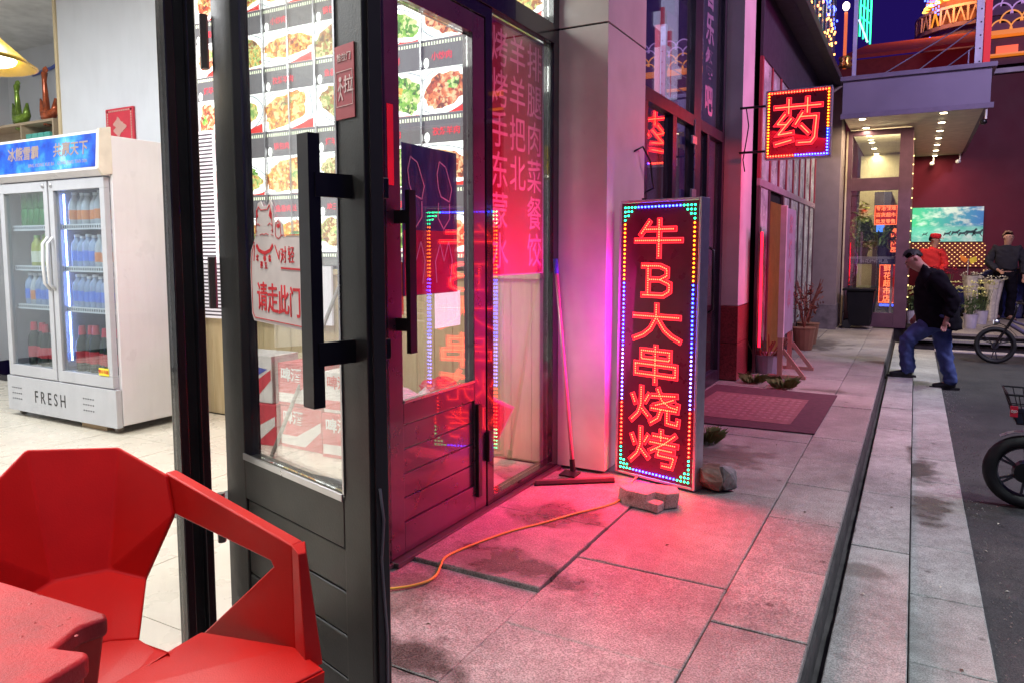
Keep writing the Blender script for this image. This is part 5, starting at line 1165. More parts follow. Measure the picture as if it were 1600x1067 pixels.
# broken paving block and stone
def rock(name, mat, c, dims, seed, label, cat, rz=0, rough=.06):
    from mathutils import noise as mn
    rg = random.Random(seed); bm = bmesh.new()
    for k in range(int(26 + 200*(.14 - rough))):
        p_ = Vector((rg.uniform(-1, 1), rg.uniform(-1, 1), rg.uniform(-1, 1))); m_ = max(abs(p_.x), abs(p_.y), abs(p_.z)); l_ = p_.length
        p_ = p_ / (m_*.55 + l_*.45) * rg.uniform(.43, .52); bm.verts.new(p_)
    r_ = bmesh.ops.convex_hull(bm, input=bm.verts[:]); bmesh.ops.delete(bm, geom=[v for v in bm.verts if not v.link_faces], context='VERTS')
    bmesh.ops.subdivide_edges(bm, edges=bm.edges[:], cuts=2, use_grid_fill=True)
    for v in bm.verts:
        co = v.co.copy(); co += co.normalized()*mn.noise(co*7 + Vector((seed, 0, 0)))*rough*.35
        v.co = Vector((co.x*dims[0], co.y*dims[1], max(co.z, -.47)*dims[2]))
    me = bpy.data.meshes.new(name); bm.to_mesh(me); bm.free(); me.materials.append(mat)
    o = bpy.data.objects.new(name, me); COL.objects.link(o); o.location = (c[0], c[1], c[2] + .47*dims[2]); o.rotation_euler = (0, 0, rz); [setattr(f_, 'use_smooth', False) for f_ in me.polygons]; tag(o, label, cat); return o
rkm = stone_mat('broken_concrete', (.26, .22, .20), (.52, .46, .42), [], .85)
b = MB(); b.prism([(-1.37, 3.60, .004), (-1.31, 3.71, .004), (-1.09, 3.735, .004), (-1.045, 3.64, .004), (-1.10, 3.585, .004), (-1.165, 3.60, .004), (-1.19, 3.53, .004), (-1.31, 3.55, .004)], (.008, .012, .082))
b.prism([(-1.20, 3.535, .004), (-1.17, 3.60, .004), (-1.10, 3.58, .004), (-1.115, 3.51, .004)], (.0, .01, .045))
o = b.build('broken_paver', rkm, None, loc=(-1.2, 3.62, 0), bevel=.007); tag(o, 'broken grey paving block lying at the foot of the LED sign', 'rubble')
o.modifiers['bevel'].segments = 2
rock('stone', M('brown_stone', (.16, .10, .07), .7, 0, .6, 14, .6, 40), (-.97, 4.02, 0), (.16, .20, .16), 8.1, 'brown rough stone propping the right side of the LED sign', 'rock', .4, .13)
rock('stone', M('grey_stone', (.17, .16, .16), .7, 0, .5, 14, .6, 40), (-.90, 4.06, 0), (.13, .15, .15), 5.4, 'dark grey stone behind the brown stone beside the LED sign', 'rock', .8, .12)
# grass tufts
def tuft(x, y, n, h, label):
    b = MB()
    for k in range(n):
        a = random.random()*6.28; r = random.random()*.10; l = h*random.uniform(.5, 1); bx, by = x + r*math.cos(a), y + r*math.sin(a); dx, dy = math.cos(a)*l*.7, math.sin(a)*l*.7
        b.add([(bx - .0015, by, 0), (bx + .0015, by, 0), (bx + dx*.4 + .001, by + dy*.4, l*.7), (bx + dx*random.uniform(.7, 1.2), by + dy*random.uniform(.7, 1.2), l*random.uniform(.5, .95))], [(0, 1, 2), (0, 2, 3)])
    o = b.build('grass_tuft', M('grass_weed', (.14, .15, .05), .7), None, loc=(x, y, 0)); tag(o, label, 'weed')
tuft(-1.27, 5.05, 200, .13, 'dry grass tuft in the paving joint behind the LED sign')
tuft(-1.10, 7.45, 260, .14, 'green weed tuft by the foot of the signboard'); tuft(-1.42, 7.62, 200, .12, 'weed tuft in the gap below the pink pillar')
# litter scraps
for k, (x, y, z, col_, where) in enumerate(((-1.05, 2.55, .0025, 0, 'pale scrap of litter on the paving near the yellow cable'), (-.95, 3.15, .0025, 1, 'brown scrap of litter on the paving in front of the broken block'), (-.45, 3.9, .0025, 1, 'brown smear of litter on the edge paving opposite the LED sign'), (-.14, 3.35, -.128, 0, 'pale leaf lying on the upper step nearest the camera'), (-.06, 4.6, -.128, 1, 'brown scrap in the middle of the upper step'), (.17, 3.85, -.238, 0, 'pale curled leaf on the lower step before the puddle'), (.22, 3.1, -.238, 1, 'brown scrap on the lower step nearest the camera'), (.45, 4.0, -.26, 0, 'pale scrap on the asphalt beside the lower step'), (.50, 5.0, -.26, 0, 'pale scrap on the asphalt beside the near wheel'), (-.8, 5.2, .0025, 1, 'brown scrap on the paving before the red mat'), (.40, 4.5, -.26, 0, 'pale grit heap on the asphalt edge'), (-1.5, 2.05, .0025, 1, 'dark scrap by the open door'))):
    s = .011; b = MB()
    a = k*.9; b.add([(x - s*math.cos(a), y - s*1.3*math.sin(a), z), (x + s*.5*math.sin(a), y - s*.5*math.cos(a), z + .004), (x + s*math.cos(a), y + s*1.3*math.sin(a), z + .001), (x - s*.5*math.sin(a), y + s*.5*math.cos(a), z + .005)], [(0, 1, 2, 3)])
    tag(b.build('litter_scrap', [M('scrap_pale', (.55, .5, .42), .8), M('scrap_brown', (.12, .08, .05), .8)][col_], None, loc=(x, y, z)), where, 'litter')
g = MB()   # loose grit along the kerb of the road
for k in range(520):
    y = random.uniform(2.8, 10); x = .345 + abs(random.gauss(0, .10)); q = random.uniform(.0015, .005)
    g.add([(x - q, y, -.261), (x + q, y - q, -.261), (x + q*.6, y + q, -.261), (x, y, -.261 + q*1.4)], [(0, 1, 3), (1, 2, 3), (2, 0, 3)])
for k in range(160):
    y = random.uniform(2.6, 9); x = random.uniform(.045, .33); q = random.uniform(.001, .003)
    g.add([(x - q, y, -.239), (x + q, y - q, -.239), (x + q*.6, y + q, -.239), (x, y, -.239 + q*1.4)], [(0, 1, 3), (1, 2, 3), (2, 0, 3)])
tag(g.build('grit', M('grit_pale', (.45, .42, .40), .8), None, loc=(.4, 5, -.26)), 'loose pale grit scattered along the foot of the lower step', 'grit', None, 'stuff')

# ================================================================== TABLE AND CHAIR
tb = thing('red_table', 'faceted red plastic table at the lower left corner', 'table', (-1.5, .45, 0))
top = [(-1.80, .655), (-1.478, .683), (-1.185, .703), (-1.168, .694), (-1.178, .655), (-1.150, .600), (-1.092, .618), (-1.078, .608), (-1.04, .40), (-1.2, .10), (-1.8, .05), (-2.0, .3)]
# raise the far edge slightly: flat top, bevelled apron
b = MB(); b.prism([(x, y, .705) for x, y in top], (0, 0, .035)); b.build('table_top', table_red, tb, bevel=.012, seg=3)
cx, cyy = -1.5, .4
low = [(cx + (x-cx)*.985, cyy + (y-cyy)*.985) for x, y in top]
low2 = [(cx + (x-cx)*.90, cyy + (y-cyy)*.90) for x, y in top]
n = len(top); b = MB(); b.add([(x, y, .71) for x, y in low] + [(x, y, .45) for x, y in low2], [(i, (i+1) % n, (i+1) % n + n, i + n) for i in range(n)]); b.build('apron', plast_red, tb, bevel=.004)
b = MB(); b.lathe([(.22, 0), (.20, .03), (.09, .10), (.07, .5), (.12, .70)], (cx, cyy - .02, 0), 8); b.build('pedestal', plast_red, tb, bevel=.004)
sp_ = MB()
for k in range(26):
    x, y = random.uniform(-1.75, -1.15), random.uniform(.45, .66); sp_.lathe([(.0015 + random.random()*.003, 0), (.001, .0015)], (x, y, .7405), 7)
o = sp_.build('water_drops', M('drop', (.55, .12, .12), .1), tb); o['kind'] = 'stuff'

def soft(o, w_):
    for p_ in o.data.polygons: p_.use_smooth = True
    b_ = o.modifiers.new('round', 'BEVEL'); b_.width = w_; b_.segments = 4; b_.limit_method = 'ANGLE'; b_.angle_limit = R(4); b_.harden_normals = True; b_.use_clamp_overlap = True
    return o
ch = thing('red_armchair', 'faceted red plastic armchair facing the table', 'chair', (-1.366, .761, 0), None, math.atan2(.866, .5))
def mir(P): return [(-x, y, z) for x, y, z in P]
K1 = (.095, .545, .846); K2 = (.197, .434, .785); T = (.208, .418, .685); Mm = (.138, .425, .53); Nn = (.108, .27, .452)
K0 = (-.04, .55, .865)
c1 = (0, .47, .60); c0 = (0, .42, .50); c2 = (0, .29, .448)
b = MB()
vs = [K1, (-.102, .545, .868), K2, (-K2[0], K2[1], K2[2]), T, (-T[0], T[1], T[2]), Mm, (-Mm[0], Mm[1], Mm[2]), Nn, (-Nn[0], Nn[1], Nn[2]), (.06, .455, .56), (-.06, .455, .56), (.05, .30, .450), (-.05, .30, .450), ]
fs_ = [(0, 1, 11, 10), (0, 10, 4, 2), (1, 3, 5, 11), (10, 6, 4), (11, 5, 7), (10, 11, 13, 12), (10, 12, 8, 6), (11, 7, 9, 13)]
b.add(vs, fs_); soft(b.build('backrest', plast_red, ch, local=True, solid=.014), .03)
b = MB()
# seat
S = [(.108, .27, .452), (.160, .168, .450), (.236, .235, .448), (.402, .035, .458), (.436, -.075, .452), (.30, -.10, .440), (0, -.12, .432)]
Sv = [( .05, .30, .450)] + S
full = Sv + [(-x, y, z) for x, y, z in Sv[::-1][1:]]
ctr = (0, .10, .435)
n = len(full); b.add(full + [ctr], [(i, (i+1) % n, n) for i in range(n)]); soft(b.build('seat', plast_red, ch, local=True, solid=.012), .012)
b = MB(); 
fr_ = [(.436, -.075, .452), (.30, -.10, .440), (0, -.12, .432), (-.30, -.10, .440), (-.436, -.075, .452)]
b.add(fr_ + [(x*.98, y - .01, z - .07) for x, y, z in fr_], [(i, i+1, i+6, i+5) for i in range(4)]); b.build('seat_apron', plast_red, ch, local=True, solid=.01)
for s in (1, -1):
    nrm = Vector((.89, .45, 0)); f3 = lambda p_: (s*p_[0], p_[1], p_[2])
    ins = {'K2': K2, 'F': (.402, .030, .700), 'Fl': (.400, .034, .673), 'H': (.378, .078, .640), 'Ha': (.372, .090, .652), 'Hb': (.374, .084, .628), 'T': T, 'S1': (.238, .335, .40), 'S1b': (.236, .24, .446), 'G': (.402, .030, .44)}
    def solid(keys, th=.038, name='armrest', pts=None):
        P = [Vector(ins[k] if isinstance(k, str) else k) for k in keys]; Q = [p_ + nrm*th for p_ in P]
        bb_ = MB(); bb_.prism([f3(p_) for p_ in P], Vector((s*nrm.x*th, nrm.y*th, 0))); return bb_
    bb_ = MB()
    P = [Vector(q_) for q_ in ((.190, .449, .790), (.402, .030, .700), (.404, .028, .44), (.240, .338, .388), (.366, .098, .626), (.372, .088, .636), (.368, .095, .648), (.200, .434, .687))]
    # concave outline as one ngon extruded outward
    bb_.prism([f3(p_) for p_ in P], (s*nrm.x*.032, nrm.y*.032, 0)); o = bb_.build('armrest', plast_red, ch, local=True, bevel=.005)
    bb_ = MB(); bb_.add([f3(q_) for q_ in ((.402, .030, .439), (.44, .045, .439), (.44, -.06, .439), (.40, -.07, .439), (.45, .02, 0), (.475, .03, 0), (.475, -.02, 0), (.45, -.03, 0))], [(0, 1, 2, 3), (4, 5, 6, 7), (0, 1, 5, 4), (1, 2, 6, 5), (2, 3, 7, 6), (3, 0, 4, 7)]); bb_.build('leg', plast_red, ch, local=True, bevel=.004)
    bb_ = MB(); bb_.add([f3(q_) for q_ in ((.40, .028, .702), (.435, .045, .700), (.425, .0, .690), (.408, .0, .690), (.402, .028, .44), (.44, .045, .44), (.448, -.03, .44), (.41, -.03, .44))], [(0, 1, 2, 3), (4, 5, 6, 7), (0, 1, 5, 4), (1, 2, 6, 5), (2, 3, 7, 6), (3, 0, 4, 7)]); bb_.build('arm_front', plast_red, ch, local=True, bevel=.003)
    bb_ = MB(); bb_.bar(f3((.055, .36, .46)), f3((.07, .52, 0)), .035, .05); bb_.build('leg', plast_red, ch, local=True, bevel=.004)

# ================================================================== PEOPLE
def skin_mesh(nodes, edges, root, sub=2):
    me = bpy.data.meshes.new('t'); me.from_pydata([n_[0] for n_ in nodes], edges, []); o = bpy.data.objects.new('t', me); COL.objects.link(o)
    sk = o.modifiers.new('s', 'SKIN'); sk.use_smooth_shade = True
    for i, n_ in enumerate(nodes):
        r = n_[1] if isinstance(n_[1], (tuple, list)) else (n_[1], n_[1]); me.skin_vertices[0].data[i].radius = r; me.skin_vertices[0].data[i].use_root = (i == root)
    o.modifiers.new('ss', 'SUBSURF').levels = sub
    bpy.context.view_layer.update(); dg = bpy.context.evaluated_depsgraph_get(); m2 = bpy.data.meshes.new_from_object(o.evaluated_get(dg)); bpy.data.objects.remove(o)
    m2.polygons.foreach_set('use_smooth', [True]*len(m2.polygons)); return m2
def attach(me, name, mat, parent, folds=0.):
    if folds:
        from mathutils import noise as mn
        me.update(); nrm_ = [v.normal.copy() for v in me.vertices]
        for v, n_ in zip(me.vertices, nrm_):
            c_ = v.co; v.co = c_ + n_ * folds * (mn.noise(Vector((c_.x*9, c_.y*9, c_.z*17 + c_.x*9))) * 1.4 + .6 * mn.noise(c_*32))
    me.materials.clear(); me.materials.append(mat); me.name = name
    o = bpy.data.objects.new(name, me); COL.objects.link(o); o.parent = parent; me.transform(Matrix.Translation(-ORG[parent])); ORG[o] = ORG[parent]; return o
def chainmesh(J, chains, sub=2):
    names = list(J); idx = {k: i for i, k in enumerate(names)}; ed = []
    for c in chains:
        for a, b_ in zip(c, c[1:]): ed.append((idx[a], idx[b_]))
    return skin_mesh([J[k] for k in names], ed, 0, sub)
def person(label, base, J, skin, top_c, leg_c, shoe_c, hair_c, face, torso_r=1.0, top_ext=None, cap=None, short=False, glasses=False, loft_=None):
    """J: joints in world coordinates. face: direction the face points."""
    t = thing('person', label, 'person', base)
    sk = M('skin', (.42, .24, .18), .5)
    hd, nk = Vector(J['head']), Vector(J['neck']); f = Vector(face).normalized(); upv = (hd - nk).normalized(); f = (f - upv*f.dot(upv)).normalized(); rt = f.cross(upv)
    def mid(a, b_, k=.5): return tuple(Vector(a).lerp(Vector(b_), k))
    B = {'pelvis': (J['pelvis'], .10), 'waist': (mid(J['pelvis'], J['chest'], .45), .095), 'chest': (J['chest'], .11), 'neckb': (mid(J['chest'], J['neck'], .8), .06), 'neck': (J['neck'], .064), 'jaw': (tuple(hd - upv*.05 + f*.016), .078), 'head': (tuple(hd + upv*.005 - f*.002), .104), 'crown': (tuple(hd + upv*.062 - f*.012), .084)}
    ch_ = [['pelvis', 'waist', 'chest', 'neckb', 'neck', 'jaw', 'head', 'crown']]
    for s in 'LR':
        B['hip'+s] = (J['hip'+s], .085); B['knee'+s] = (J['knee'+s], .055); B['ank'+s] = (J['ank'+s], .04)
        B['toe'+s] = (tuple(Vector(J['ank'+s]) + Vector(J['dir'+s]).normalized()*.15 + Vector((0, 0, -.055))), .032)
        ch_.append(['pelvis', 'hip'+s, 'knee'+s, 'ank'+s, 'toe'+s])
        B['sh'+s] = (J['sh'+s], .058); B['el'+s] = (J['el'+s], .042); B['wr'+s] = (J['wr'+s], .028)
        hdv = (Vector(J['wr'+s]) - Vector(J['el'+s])).normalized(); 
        pal = Vector(J['wr'+s]) + hdv*.06; B['pa'+s] = (tuple(pal), (.034, .018)); ch_.append(['chest', 'sh'+s, 'el'+s, 'wr'+s, 'pa'+s])
        side = hdv.cross(Vector((0, 1, 0)));  side = side.normalized() if side.length > .1 else Vector((1, 0, 0)); bk = hdv.cross(side)
        for q_ in range(4):
            o_ = side*(.022 - q_*.0148); L_ = (.062, .072, .068, .05)[q_]
            B['f%d%s' % (q_, s)] = (tuple(pal + o_ + hdv*.03), .0095); B['g%d%s' % (q_, s)] = (tuple(pal + o_ + hdv*(.03 + L_*.55) + bk*.012), .0085); B['h%d%s' % (q_, s)] = (tuple(pal + o_ + hdv*(.03 + L_*.85) + bk*.032), .007)
            ch_.append(['pa'+s, 'f%d%s' % (q_, s), 'g%d%s' % (q_, s), 'h%d%s' % (q_, s)])
        B['t0'+s] = (tuple(pal + side*.038 - hdv*.012), .011); B['t1'+s] = (tuple(pal + side*.052 + hdv*.022 + bk*.012), .009); ch_.append(['pa'+s, 't0'+s, 't1'+s])
    attach(chainmesh(B, ch_, 2), 'body', sk, t)
    # face features
    fb_ = MB(); fb_.tube([hd + upv*.022 + f*.080, hd - upv*.012 + f*.106, hd - upv*.018 + f*.082], [.008, .014, .008], 6); fb_.build('nose', sk, t, smooth=True)
    for s in (-1, 1):
        eb = MB(); eb.tube([hd + upv*.02 + f*.076 + rt*s*.020, hd + upv*.02 + f*.074 + rt*s*.042], .0055, 6); eb.build('eye', dark, t)
        eb = MB(); eb.tube([hd + upv*.036 + f*.080 + rt*s*.016, hd + upv*.038 + f*.074 + rt*s*.046], .005, 6); eb.build('eyebrow', M('brow', (.03, .02, .02), .8), t)
        eb = MB(); eb.tube([hd + upv*.02 + rt*s*.080, hd - upv*.0 + rt*s*.092 - f*.012, hd - upv*.03 + rt*s*.078], [.010, .018, .008], 6); eb.build('ear', sk, t, smooth=True)
    eb = MB(); eb.tube([hd - upv*.046 + f*.074 - rt*.024, hd - upv*.047 + f*.083, hd - upv*.046 + f*.074 + rt*.024], .005, 6); eb.build('mouth', M('lip', (.28, .10, .09), .5), t)
    # hair as a shell cap
    bm = bmesh.new(); bmesh.ops.create_icosphere(bm, subdivisions=3, radius=1)
    dele = []
    for v in bm.verts:
        d = v.co.copy(); p_ = hd + upv*.026 - f*.024 + rt*d.x*.097 + f*d.y*.104 + upv*d.z*.112
        if (d.y > .28 and d.z < .60) or d.z < -.72 or (d.y > .08 and d.z < .12) or (d.y > -.30 and d.z < -.25): dele.append(v)
        v.co = p_ + Vector((random.uniform(-1, 1), random.uniform(-1, 1), random.uniform(-1, 1)))*.003
    bmesh.ops.delete(bm, geom=dele, context='VERTS'); mh = bpy.data.meshes.new('hair'); bm.to_mesh(mh); bm.free(); attach(mh, 'hair', hair_c, t)
    if cap:
        cb_ = MB(); mrot = Matrix((rt, f, upv)).transposed()
        cb_.lathe([(.100, .035), (.108, .06), (.112, .10), (.095, .135), (.03, .145)], hd, 16, mrot); cb_.build('cap', cap, t, smooth=True)
        cb_ = MB(); cb_.prism([hd + upv*.045 + rt*x_ + f*y_ for x_, y_ in ((-.075, .07), (-.05, .15), (.0, .17), (.05, .15), (.075, .07))], upv*.01); cb_.build('cap_brim', cap, t)
    if glasses:
        gb_ = MB()
        for s in (-1, 1): gb_.tube([hd + upv*(.02 + .016*math.sin(a)) + rt*(s*.032 + .022*math.cos(a)) + f*.095 for a in [i*math.pi/5 for i in range(11)]], .0012, 4)
        gb_.tube([hd + upv*.024 + rt*.01 + f*.097, hd + upv*.024 - rt*.01 + f*.097], .002, 4)
        gb_.build('glasses', handle_blk, t)
    # clothes
    k = torso_r * 1.22
    TT = {'hipc': (mid(J['pelvis'], J['chest'], .04), (.165*k, .125*k)), 'w1': (mid(J['pelvis'], J['chest'], .4), (.16*k, .125*k)), 'ch': (J['chest'], (.178*k, .135*k)), 'up': (mid(J['chest'], J['neck'], .55), (.12*k, .095*k)), 'cl': (mid(J['chest'], J['neck'], .97), .072)}
    tc = [['hipc', 'w1', 'ch', 'up', 'cl']]
    for s in 'LR':
        TT['s'+s] = (J['sh'+s], .078*k); TT['e'+s] = (J['el'+s], .068*k); TT['w'+s] = (mid(J['el'+s], J['wr'+s], .95), .050*k); tc.append(['ch', 's'+s, 'e'+s, 'w'+s])
    if loft_:
        n_ = 30; fine = []
        for a_, c_ in zip(loft_, loft_[1:]):
            for k_ in range(5): fine.append([a_[q_] + (c_[q_]-a_[q_])*k_/5 for q_ in range(5)])
        fine.append(list(loft_[-1])); vs = []
        for (cx_, cz_2, rx_, ry_, tl_) in fine:
            for k_ in range(n_): a = 2*math.pi*k_/n_; vs.append((cx_ + rx_*math.cos(a), base[1] + ry_*math.sin(a), cz_2 + tl_*rx_*math.cos(a)))
        m_ = len(fine); jk = bpy.data.meshes.new('jacket'); jk.from_pydata(vs, [], [(i_*n_+k_, i_*n_+(k_+1) % n_, (i_+1)*n_+(k_+1) % n_, (i_+1)*n_+k_) for i_ in range(m_-1) for k_ in range(n_)] + [tuple(range((m_-1)*n_, m_*n_))])
        jk.polygons.foreach_set('use_smooth', [True]*len(jk.polygons)); attach(jk, 'jacket', top_c, t, .018)
    attach(chainmesh(TT, tc, 3), 'sleeves' if loft_ else 'shirt', top_c, t, .013)
    LL = {'p': (J['pelvis'], (.150, .125))}; lc = []
    for s in 'LR':
        LL['h'+s] = (J['hip'+s], .125); LL['m'+s] = (mid(J['hip'+s], J['knee'+s]), .115); LL['k'+s] = (J['knee'+s], .092); LL['c'+s] = (mid(J['knee'+s], J['ank'+s], .5), .086); LL['a'+s] = (mid(J['knee'+s], J['ank'+s], 1.12), .080)
        lc.append(['p', 'h'+s, 'm'+s, 'k'+s, 'c'+s, 'a'+s])
    attach(chainmesh(LL, lc, 3), 'trousers', leg_c, t, .013)
    for s in 'LR':
        a = Vector(J['ank'+s]); d = Vector(J['dir'+s]).normalized(); z0 = J['floor'+s]
        S_ = {'heel': (tuple(a - d*.05 + Vector((0, 0, z0 + .045 - a.z))), .042), 'mid': (tuple(a + d*.05 + Vector((0, 0, z0 + .048 - a.z))), .045), 'ball': (tuple(a + d*.13 + Vector((0, 0, z0 + .04 - a.z))), (.045, .036)), 'toe': (tuple(a + d*.20 + Vector((0, 0, z0 + .032 - a.z))), (.032, .026))}
        attach(chainmesh(S_, [['heel', 'mid', 'ball', 'toe']], 2), 'shoe', shoe_c, t)
        sl = MB(); sl.prism([tuple(a + d*u_ + Vector((-d.y, d.x, 0))*v_ + Vector((0, 0, z0 + .002 - a.z))) for u_, v_ in ((-.085, -.03), (-.085, .03), (.06, .042), (.16, .040), (.225, .015), (.225, -.015), (.16, -.040), (.06, -.042))], (0, 0, .022)); sl.build('sole', rubber, t)
    return t
blk = M('black_cloth', (.006, .005, .009), .9, 0, .25, 12, .35, 60, spec=.15); jean = M('blue_denim', (.05, .075, .22), .8, 0, .35, 9, .4, 120); hairb = M('black_hair', (.012, .010, .012), .6, 0, .3, 60, .6, 300)
shoe_b = M('black_leather', (.012, .012, .014), .35)
Y = 9.65
person('man in a black jacket and blue jeans stooping as he steps up from the road', (.15, Y, -.26),
  {'head': (-.015, Y, 1.235), 'neck': (.10, Y + .0, 1.135), 'chest': (.225, Y, .985), 'pelvis': (.275, Y, .60), 'hipL': (.25, Y - .09, .56), 'hipR': (.29, Y + .09, .56),
   'kneeL': (-.055, Y - .09, .305), 'ankL': (-.02, Y - .08, -.055), 'dirL': (-1, -.15, 0), 'floorL': -.128, 'kneeR': (.345, Y + .08, .155), 'ankR': (.435, Y + .06, -.175), 'dirR': (-1, -.05, 0), 'floorR': -.258,
   'shL': (.25, Y - .20, 1.03), 'elL': (.40, Y - .23, .80), 'wrL': (.345, Y - .25, .585), 'shR': (.20, Y + .18, 1.02), 'elR': (.16, Y + .22, .77), 'wrR': (.06, Y + .20, .60)},
  None, blk, jean, shoe_b, hairb, (-1, -.35, -.45), 1.02, None, loft_=[(.135, 1.175, .065, .07, -.6), (.17, 1.13, .10, .13, -.5), (.205, 1.04, .165, .20, -.2), (.205, .90, .20, .215, 0), (.235, .74, .225, .225, -.03), (.265, .58, .235, .23, -.08), (.285, .47, .23, .22, -.10)])
Y = 17.0
person('bald man in glasses, black sweater and black trousers standing on the platform', (1.58, Y, 0),
  {'head': (1.60, Y - .01, 1.605), 'neck': (1.59, Y, 1.485), 'chest': (1.58, Y, 1.25), 'pelvis': (1.58, Y, .92), 'hipL': (1.49, Y, .86), 'hipR': (1.67, Y, .86),
   'kneeL': (1.46, Y - .03, .48), 'ankL': (1.50, Y + .05, .08), 'dirL': (-.3, -1, 0), 'floorL': 0.0, 'kneeR': (1.70, Y - .06, .48), 'ankR': (1.66, Y - .12, .08), 'dirR': (.5, -1, 0), 'floorR': 0.0,
   'shL': (1.39, Y, 1.38), 'elL': (1.27, Y - .02, 1.10), 'wrL': (1.44, Y - .17, .97), 'shR': (1.78, Y, 1.38), 'elR': (1.88, Y + .0, 1.10), 'wrR': (1.87, Y - .08, .86)},
  None, M('charcoal_knit', (.022, .022, .028), .9, 0, .2, 15, .4, 90), blk, M('tan_shoe', (.30, .17, .14), .5), M('stubble', (.20, .12, .09), .8), (.55, -1, 0), 1.05, glasses=True)
Y = 18.0
person('cook in a red cap and red shirt turned away behind the flowers', (.36, Y, -.28),
  {'head': (.37, Y, 1.575), 'neck': (.36, Y, 1.455), 'chest': (.32, Y, 1.20), 'pelvis': (.32, Y, .86), 'hipL': (.23, Y, .80), 'hipR': (.41, Y, .80), 'kneeL': (.22, Y, .30), 'ankL': (.22, Y, -.18), 'dirL': (1, -.4, 0), 'floorL': -.28, 'kneeR': (.42, Y, .30), 'ankR': (.42, Y, -.18), 'dirR': (1, -.4, 0), 'floorR': -.28,
   'shL': (.14, Y, 1.33), 'elL': (.08, Y - .05, 1.04), 'wrL': (.16, Y - .22, .90), 'shR': (.50, Y, 1.33), 'elR': (.58, Y - .03, 1.04), 'wrR': (.50, Y - .2, .9)},
  None, M('red_shirt', (.60, .03, .03), .8), blk, shoe_b, hairb, (1, -.35, -.1), 1.05, cap=M('red_cap', (.55, .02, .03), .8))
Y = 17.4
person('person in a bright orange vest at the right edge of the picture', (2.12, Y, -.28),
  {'head': (2.22, Y, 1.52), 'neck': (2.2, Y, 1.38), 'chest': (2.18, Y, 1.15), 'pelvis': (2.18, Y, .80), 'hipL': (2.09, Y, .76), 'hipR': (2.27, Y, .76), 'kneeL': (2.06, Y, .3), 'ankL': (2.04, Y, -.2), 'dirL': (-.6, -1, 0), 'floorL': -.28, 'kneeR': (2.28, Y, .3), 'ankR': (2.28, Y, -.2), 'dirR': (.3, -1, 0), 'floorR': -.28,
   'shL': (1.99, Y, 1.29), 'elL': (1.93, Y, 1.02), 'wrL': (1.97, Y - .15, .82), 'shR': (2.37, Y, 1.29), 'elR': (2.45, Y, 1.0), 'wrR': (2.40, Y - .15, .8)},
  None, M('orange_cloth', (.80, .13, .02), .7), M('khaki', (.16, .12, .10), .8), white_pl, hairb, (0, -1, 0), 1.05)

